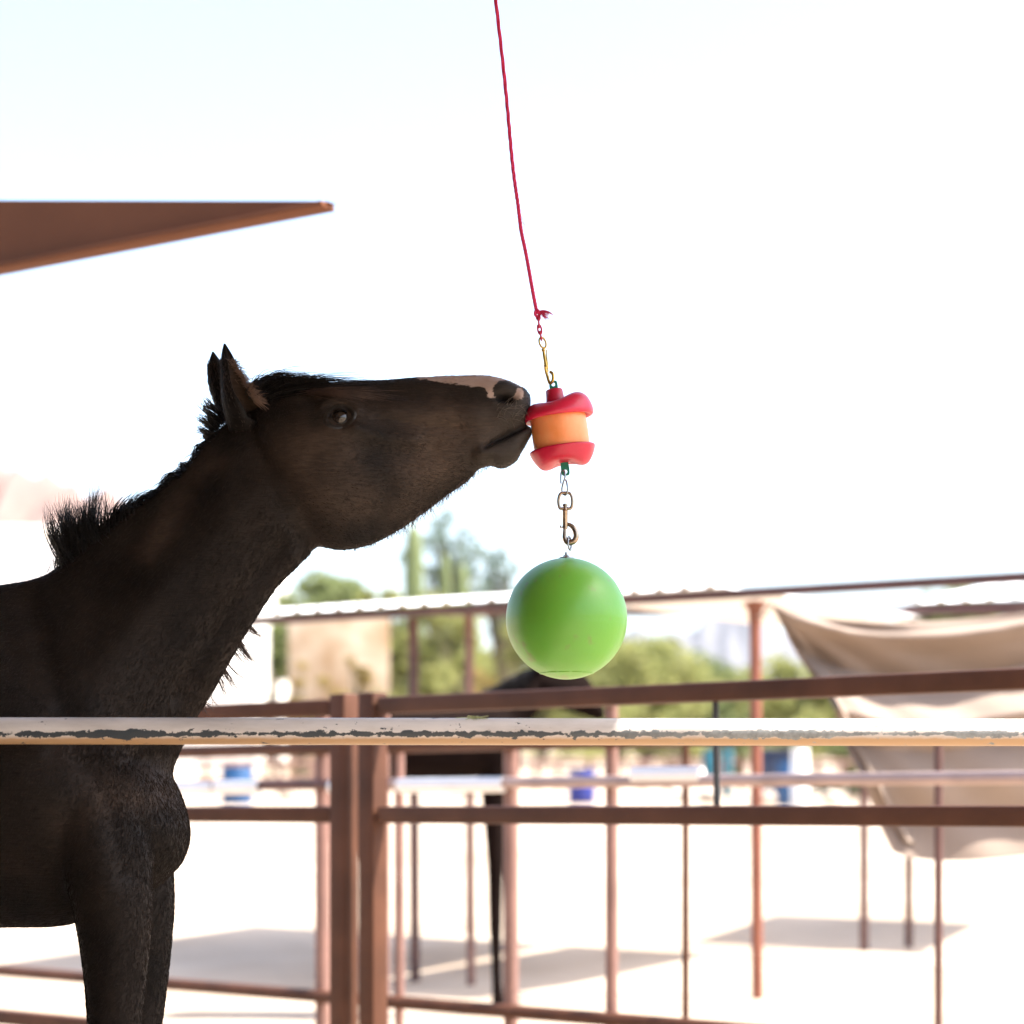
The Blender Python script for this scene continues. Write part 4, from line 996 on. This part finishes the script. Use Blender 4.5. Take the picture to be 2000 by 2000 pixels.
    # --- fuzz along the jaw, throat and chin, and whiskers
    bs, ts, bd = [], [], []
    edge = np.array([r1(*q) for q in ((1300, 620), (1240, 662), (1130, 742), (1030, 817), (920, 893), (806, 950), (700, 974))])
    el = np.concatenate([[0], np.cumsum(np.linalg.norm(np.diff(edge, axis=0), axis=1))])
    for k in range(340):
        t = rng.random() * el[-1]; a = np.array([np.interp(t, el, edge[:, 0]), np.interp(t, el, edge[:, 1])]); ln = 5 + 13 * rng.random() * math.sin(math.pi * min(1, t / el[-1]))
        d = np.array([-.1 + rng.normal() * .5, 1.0]); y0 = rng.normal() * .014
        bs.append(pxw([a - [0, 3]])[0] + [0, y0, 0]); ts.append(pxw([a + d * ln])[0] + [0, y0, 0]); bd.append([0, 0, 0])
    strands('jaw_fuzz', bs, ts, bd, .00035, M['browhair'], e, S=4)
    bs, ts, bd = [], [], []
    for k in range(32):
        x, y = (1330 + rng.random() * 120, 360 + rng.random() * 70) if k < 45 else (1330 + rng.random() * 110, 560 + rng.random() * 60)
        a, n1 = surf(*r1(x, y)); d = Vector((.012 + rng.normal() * .012, -.01, .004 + rng.normal() * .012 - (.02 if k >= 45 else 0))); bs.append(a); ts.append(a + n1 * .012 + d * 1.1); bd.append([0, 0, .003])
    strands('whisker', bs, ts, bd, .00024, M['palehair'], e, S=6)
    bs, ts, bd = [], [], []
    for k in range(520):                                                                       # inner ear fuzz
        t = rng.random(); a = np.array(r1(232 + 110 * t + rng.normal() * 10, 200 + 180 * t)); w = a + np.array([6 + 14 * rng.random(), -2 + 16 * rng.random()]) * (.5 + t * .7)
        y0 = -.052 + rng.normal() * .008; bs.append(pxw([a])[0] + [0, y0, 0]); ts.append(pxw([w])[0] + [0, y0 - .006, 0]); bd.append([0, -.003, 0])
    strands('ear_fuzz', bs, ts, bd, .0005, mat('tan_fuzz', (.16, .10, .07), .7, 0, .4, 40), e, S=5)
    # tail and hooves (outside the frame)
    bs, ts, bd = [], [], []
    for k in range(500):
        b0 = np.array([-1090 + rng.normal() * 14, 1290 + rng.normal() * 22]); t0 = np.array([-1180 + rng.normal() * 40, 2200 + rng.normal() * 120]); y0 = rng.normal() * .03
        bs.append(pxw([b0])[0] + [0, y0, 0]); ts.append(pxw([t0])[0] + [0, y0 * 2, 0]); bd.append([-.09, 0, .05])
    strands('tail', bs, ts, bd, .0016, M['hair'], e, S=9)
    for x, oy in ((290, 130), (-924, 135)):
        for s in (-1, 1):
            c = W(x, 2571); MB().lathe([(.064, 0), (.058, .03), (.05, .062), (.045, .066)], 24, c=(c.x, D0 + s * oy / PX, 0)).build('hoof', M['hoof'], e)
main_horse()

def far_horse():
    Yc = 10.9; k = F / Yc
    e = empty('horse', (W(850, 0, Yc).x, Yc, 0), 'nearly black horse standing far behind the fences, below the green ball', 'horse')
    C = lambda x, y: np.array((x, y), float); mb = MB()
    cw = lambda w: [w * .6, w * .95, w, w * .8, w * .45]
    V = lambda x, t, b, w: (C(x, t), C(x, b), cw(w))
    loft(mb, [V(652, 1440, 1470, 10), V(664, 1385, 1525, 55), V(710, 1362, 1540, 88), V(780, 1366, 1546, 96), V(860, 1370, 1548, 98), V(930, 1362, 1545, 90), V(985, 1362, 1540, 78), V(1010, 1400, 1525, 50), V(1018, 1440, 1490, 10)], 28, Yc, sub=3)
    loft(mb, [(C(900, 1372), C(985, 1520), cw(60)), (C(945, 1352), C(1010, 1460), cw(42)), (C(985, 1330), C(1035, 1412), cw(32)), (C(1020, 1308), C(1065, 1378), cw(27)), (C(1050, 1303), C(1085, 1360), cw(20))], 24, Yc, sub=3)
    loft(mb, [(C(1040, 1304), C(1040, 1340), cw(16)), (C(1062, 1300), C(1066, 1372), cw(28)), (C(1105, 1303), C(1094, 1386), cw(28)), (C(1145, 1318), C(1126, 1394), cw(24)), (C(1168, 1352), C(1152, 1404), cw(19)), (C(1180, 1380), C(1172, 1408), cw(16)), (C(1184, 1392), C(1182, 1402), cw(6))], 24, Yc, sub=3)
    for xx, pts in ((0, [(970, 1480, 34), (965, 1560, 24), (968, 1680, 17), (968, 1790, 14), (970, 1900, 10), (974, 1975, 14)]), (1, [(690, 1450, 56), (700, 1540, 34), (684, 1650, 20), (672, 1740, 15), (676, 1880, 11), (682, 1975, 14)])):
        for s in (-1, 1):
            P = cr([np.array([(x - 1000) / k, Yc + s * 44 / k, CZ + (HY - y) / k, r / k]) for x, y, r in pts], 3); mb.tube([q[:3] for q in P], [q[3] for q in P], 12)
    for s in (-1, 1): mb.tube([W(1052, 1308, Yc) + Vector((0, s * .05, 0)), W(1048, 1290, Yc) + Vector((0, s * .055, 0)), W(1050, 1277, Yc) + Vector((0, s * .06, 0))], [.035, .026, .006], 10)
    me = remesh(mb, .014, 5, 'far_horse_body'); link('body', me, M['blackcoat'], e)
    bs, ts = [], []
    for i in range(200):
        t = rng.random(); a = C(935 + 110 * t, 1356 - 52 * t); bs.append(pxw([a], Yc)[0]); ts.append(pxw([a + [-12 + rng.normal() * 6, 34 + rng.normal() * 8]], Yc)[0] + [0, -.07, 0])
    strands('mane', bs, ts, np.tile([0, -.03, .02], (200, 1)), .004, M['hair'], e)
    bs, ts = [], []
    for i in range(160): bs.append(pxw([C(660, 1400) + rng.normal(size=2) * 5], Yc)[0]); ts.append(pxw([C(646, 1640) + rng.normal(size=2) * 10], Yc)[0] + [0, rng.normal() * .04, 0])
    strands('tail', bs, ts, np.tile([-.03, 0, .02], (160, 1)), .005, M['hair'], e)
far_horse()

# ------------------------------------------------------------------ hanging toys
def U(p, dy=0.0):
    q = W(p[0], p[1]); q.y += dy; return q
# twine up to the roof
pts = [U(r3(322, 828)), U(r3(312, 800)), U(r3(285, 660)), U(r3(262, 530)), U(r3(236, 390)), U(r3(207, 250)), U(r3(185, 72)), U((1001, 320)), U((985, 150)), U((955, -120)), W(925, HY - (RZ - .01 - CZ) * PX)]
path = cr(pts, 14)
e = empty('twine', U(r3(312, 800)), 'crimson baling twine running up from the hanging toy, knotted with a frayed end', 'twine')
for ph in (0, 2.1, 4.2):                                                # three twisted plies
    MB().tube([Vector(p) + Vector((math.cos(i * .9 + ph), math.sin(i * .9 + ph), 0)) * .0019 for i, p in enumerate(path)], .0024, 7).build('ply', M['twine'], e)
kn = U(r3(318, 826))
MB().tube([kn + Vector((math.cos(t) * .0045, math.sin(t * 1.5) * .004, math.sin(t) * .006 - .001)) for t in np.linspace(0, 11, 50)], .0026, 7).build('knot', M['twine'], e)
bs, ts, bd = [], [], []
for k in range(46):
    t = [(425, 838), (398, 850), (392, 885), (385, 875), (415, 842), (378, 860)][k % 6]; t = U(r3(t[0] + rng.normal() * 7, t[1] + rng.normal() * 5)); bs.append(kn + Vector((rng.normal() * .001, rng.normal() * .001, 0))); ts.append(t + Vector((0, rng.normal() * .006, 0))); bd.append([.0, 0, .004 + rng.normal() * .002])
strands('frayed_end', bs, ts, bd, .0011, M['twine'], e, S=6)
# loose side fibres
bs = [U(r3(190, 170)), U(r3(206, 150)), U(r3(195, 190)), U(r3(210, 190))]; ts = [U(r3(206, 295)), U(r3(232, 260)), U(r3(212, 300)), U(r3(230, 235))]
strands('fibre', bs, ts, [[-.002, 0, 0], [.003, 0, 0], [-.002, 0, 0], [.003, 0, 0]], .0005, M['twine'], e)

def ring_link(a, b, w, r, plane, mt, name, parent):
    a, b = Vector(a), Vector(b); d = b - a; L = d.length; d.normalize()
    y = Vector((0, 1, 0)); x = y.cross(d).normalized(); s = x if plane == 0 else y
    pts = []
    for t in np.linspace(0, 2 * math.pi, 25)[:-1]:
        c, sn = math.cos(t), math.sin(t); pts.append(a + d * (L / 2) + d * (c * (L / 2 - r * .6)) * 1.0 + s * math.copysign(abs(sn) ** .75, sn) * w / 2)
    return MB().tube(pts, r, 8, closed=True).build(name, mt, parent)
e = empty('chain', U(r3(322, 835)), 'short crimson chain between the twine knot and the brass clip', 'chain')
cp = [(320, 826), (328, 868), (332, 920), (340, 965), (348, 1008)]
for i in range(len(cp) - 1):
    a, b = U(r3(*cp[i])), U(r3(*cp[i + 1])); dd = (b - a).normalized() * .004
    ring_link(a - dd, b + dd, .0085 if i % 2 else .0075, .0019, (i + 0) % 2, M['redchain'], 'link', e)

# brass trigger clip
def brass_clip():
    e = empty('snap_clip', U(r3(400, 1320)), 'brass snap clip holding the red and orange toy from above', 'clip')
    c0 = U(r3(357, 1035)); ring = [c0 + Vector((.0068 * math.cos(t) - .0022 * math.sin(t), .002 * math.cos(t), .0108 * math.sin(t))) for t in np.linspace(0, 2 * math.pi, 29)[:-1]]
    MB().tube(ring, .0021, 10, closed=True).build('swivel_ring', M['brass'], e)
    a, b = U(r3(361, 1080)), U(r3(383, 1215)); d = (b - a)
    MB().tube([a - d * .03, a, a + d * .08, a + d * .12, a + d * .3, a + d * .75, a + d * .9, b], [.0026, .0042, .0042, .0028, .0034, .0034, .0042, .003], 14).build('shank', M['brass'], e)
    MB().tube([U(r3(384, 1085)), U(r3(388, 1150)), U(r3(396, 1238))], .0014, 8).build('bolt', M['brass'], e)
    k = a + d * .82; MB().tube([k, k + Vector((-.004, -.001, 0))], [.0018, .0026], 10).build('thumb_knob', M['brass'], e)
    hk = cr([r3(376, 1205), r3(380, 1235), r3(390, 1268), r3(398, 1300), r3(408, 1322), r3(424, 1312), r3(430, 1282), r3(424, 1256), r3(410, 1244)], 5)
    MB().tube([U(p, -.006 + .004 * math.sin(i * .15)) for i, p in enumerate(hk)], .0031, 10).build('hook', M['brass'], e)
brass_clip()

# apple shaped roller toy
def toy():
    c = U((1094.5, 850)); u = 1 / PX
    e = empty('treat_toy', c, 'hanging toy with orange roller between two red apple shaped caps', 'horse toy'); e.rotation_euler = (0, R(-8), R(0))
    def part(mb, name, mt, sharp=40):
        o = mb.build(name, mt, None, sharp=sharp); o.parent = e; return o
    S = lambda prof: [(r * u, z * u) for r, z in prof]
    def top_mod(r, z, a):
        q = r / u; w = min(1, max(0, (z / u - 34) / 26)) * min(1, max(0, (q - 14) / 26))
        lift = 7.5 * math.cos(a - .4) + 3.6 * math.cos(3 * a + 1.9)
        return r * (1 + .025 * math.cos(3 * a + .4) * (q / 66) ** 2), z + lift * w * u
    prof = S([tuple(p) for p in cr([(54, 36), (58, 33.5), (63, 31.5), (67, 33), (69, 39), (67.5, 47), (63, 57), (55, 65), (45, 67), (34, 64), (25, 61), (15, 61)], 4)])
    part(MB().lathe(prof, 96, top_mod), 'top_cap', M['red'], 60)
    part(MB().lathe(S([(20.5, 57), (19.5, 62), (17.5, 76), (16.6, 88), (15, 90), (8.5, 90.4)]), 40), 'collar', M['red'])
    part(MB().lathe(S([(54, 36), (54.6, 33), (55, 20), (55.3, 0), (55, -20), (54.4, -28), (53, -30)]), 72), 'roller', M['orange'], 60)
    def bot_mod(r, z, a):
        q = r / u; w = min(1, max(0, (-z / u - 34) / 20)) * math.exp(-((q - 36) / 20) ** 2)
        return r * (1 + .02 * math.cos(2 * a)), z - (5.5 * math.cos(2 * a + .25)) * w * u
    prof = S([tuple(p) for p in cr([(52, -27), (58, -27), (61, -26), (63.2, -27.5), (63, -31), (59, -41), (52, -51), (44, -57), (35, -58.5), (24, -57), (14, -54), (6, -54)], 4)])
    part(MB().lathe(prof, 96, bot_mod), 'bottom_cap', M['red'], 60)
    def peg(z0, z1, hole, name):
        mb = MB(); w = 8.2
        # flat peg with an eye: outline ring with a hole
        n = 28; ov, hv = [], []
        for k in range(n):
            a = 2 * math.pi * k / n; cx, sz = math.cos(a), math.sin(a)
            hh = (z1 - z0) / 2; m_ = max(abs(cx), abs(sz)); q = .35
            ox, oz = (cx / m_ * (1 - q) + cx * q) * w, (sz / m_ * (1 - q) + sz * q) * hh + (z0 + z1) / 2
            ov.append((ox, oz)); hv.append((cx * 3.6, hole + sz * 4.2))
        vs = [(x * u, y * u, z * u) for y in (-3.5, 3.5) for ring in (ov, hv) for x, z in ring]; fs = []
        for k in range(n):
            j = (k + 1) % n; fs += [(k, j, n + j, n + k), (2 * n + k, 3 * n + k, 3 * n + j, 2 * n + j), (k, 2 * n + k, 2 * n + j, j), (n + k, n + j, 3 * n + j, 3 * n + k)]
        part(mb.add(vs, fs), name, M['green_plastic'], 50)
    peg(86, 107, 100, 'peg'); peg(-80, -52, -72, 'peg')
toy()

# steel hook, swivel snap and ball
def lower_clip():
    e = empty('wire_hook', U(r4(575, 250)), 'bent bright steel wire hook below the toy', 'hook')
    p = cr([r4(546, 262), r4(545, 200), r4(552, 165), r4(572, 165), r4(578, 210), r4(562, 262), r4(553, 310), r4(566, 345), r4(588, 348), r4(598, 310), r4(592, 262), r4(584, 232)], 6)
    MB().tube([U(q, -.004 + .003 * math.sin(i * .2)) for i, q in enumerate(p)], .0019, 8).build('wire', M['steel'], e)
    e = empty('swivel_snap', U(r4(580, 500)), 'bronze toned swivel snap hook above the green ball', 'clip')
    p = cr([r4(536, 450), r4(526, 400), r4(536, 350), r4(556, 334), r4(604, 334), r4(626, 350), r4(636, 400), r4(627, 448), r4(606, 457), r4(582, 452), r4(556, 457)], 5, closed=True)
    MB().tube([U(q) for q in p], .0032, 10, closed=True).build('d_ring', M['nickel'], e)
    ax = lambda y: U(r4(579, y))
    MB().tube([ax(418), ax(424), ax(436), ax(440), ax(466), ax(474), ax(478), ax(600), ax(618)], [.0036, .0054, .0054, .004, .0044, .0062, .0056, .0056, .005], 18).build('barrel', M['nickel'], e)
    k = U(r4(564, 603)); MB().tube([k, k + Vector((-.004, 0, 0)), k + Vector((-.006, 0, .001)), k + Vector((-.0072, 0, 0.001))], [.0014, .0014, .0034, .003], 12).build('thumb_knob', M['nickel'], e)
    p = cr([r4(576, 610), r4(574, 650), r4(576, 690), r4(592, 718), r4(620, 724), r4(652, 708), r4(666, 670), r4(655, 625), r4(632, 595), r4(604, 580), r4(588, 582)], 5)
    MB().tube([U(q) for q in p], [.0030 + .0032 * math.sin(math.pi * min(1, i / (len(p) - 1))) for i in range(len(p))], 12).build('hook', M['nickel'], e)
lower_clip()
def ball():
    c = U((1106.6, 1208.5)); r = .1255
    e = empty('ball', c, 'lime green vinyl ball hanging from a snap hook under the toy', 'ball')
    prof = []
    for t in np.linspace(R(4), R(179), 100):
        rr = r; z = math.cos(t)
        if abs(t - R(93.6)) < R(1.0): rr *= .9975
        prof.append((rr * math.sin(t), rr * z))
    prof = [(.003, r * math.cos(R(4)) - .002)] + prof
    MB().lathe(prof, 96, c=c).build('shell', M['ball'], e, sharp=0)
    mb = MB()                                                            # segmented moulding rim around the filler cap
    pol = R(154)
    for k in range(13):
        a0, a1 = 2 * math.pi * k / 13 + .04, 2 * math.pi * (k + 1) / 13 - .04
        mb.tube([c + Vector((math.cos(a) * math.sin(pol), math.sin(a) * math.sin(pol), math.cos(pol))) * (r - .0002) for a in np.linspace(a0, a1, 6)], .0014, 8)
    mb.build('rim_ridge', M['ball'], e)
    top = c + Vector((0, 0, r))
    MB().lathe([(.0160, -.003), (.0160, .0006), (.0148, .0018), (.004, .002)], 32, c=top).build('washer', M['steel'], e)
    MB().lathe([(.0058, .0015), (.0062, .0022), (.0062, .0055), (.0056, .0065)], 6, c=top + Vector((-.001, 0, 0))).build('nut', M['steel'], e, smooth=False)
    MB().tube([top + Vector((-.001, 0, 0)), top + Vector((-.0005, 0, .012))], .003, 12).build('bolt', M['steel'], e)
    ct = U(r4(614, 730)); MB().tube([ct + Vector((.0034 * math.cos(t) - .0012 * math.sin(t), .0095 * math.cos(t) * .5, .0135 * math.sin(t))) for t in np.linspace(0, 2 * math.pi, 25)[:-1]], .0022, 10, closed=True).build('eye', M['steel'], e)
ball()

# ------------------------------------------------------------------ air
def haze():
    m = bpy.data.materials.new('air'); m.use_nodes = True; nt = m.node_tree; nt.nodes.clear()
    o = nt.nodes.new('ShaderNodeOutputMaterial'); v = nt.nodes.new('ShaderNodeVolumePrincipled')
    v.inputs['Color'].default_value = (.78, .88, 1, 1); v.inputs['Density'].default_value = HAZE; v.inputs['Anisotropy'].default_value = .3
    nt.links.new(v.outputs[0], o.inputs['Volume'])
    ob = MB().box((0, 2700, 272), (17000, 6200, 555)).build('haze', m, smooth=False); tag(ob, 'pale dusty air over the desert', kind='stuff')
haze()
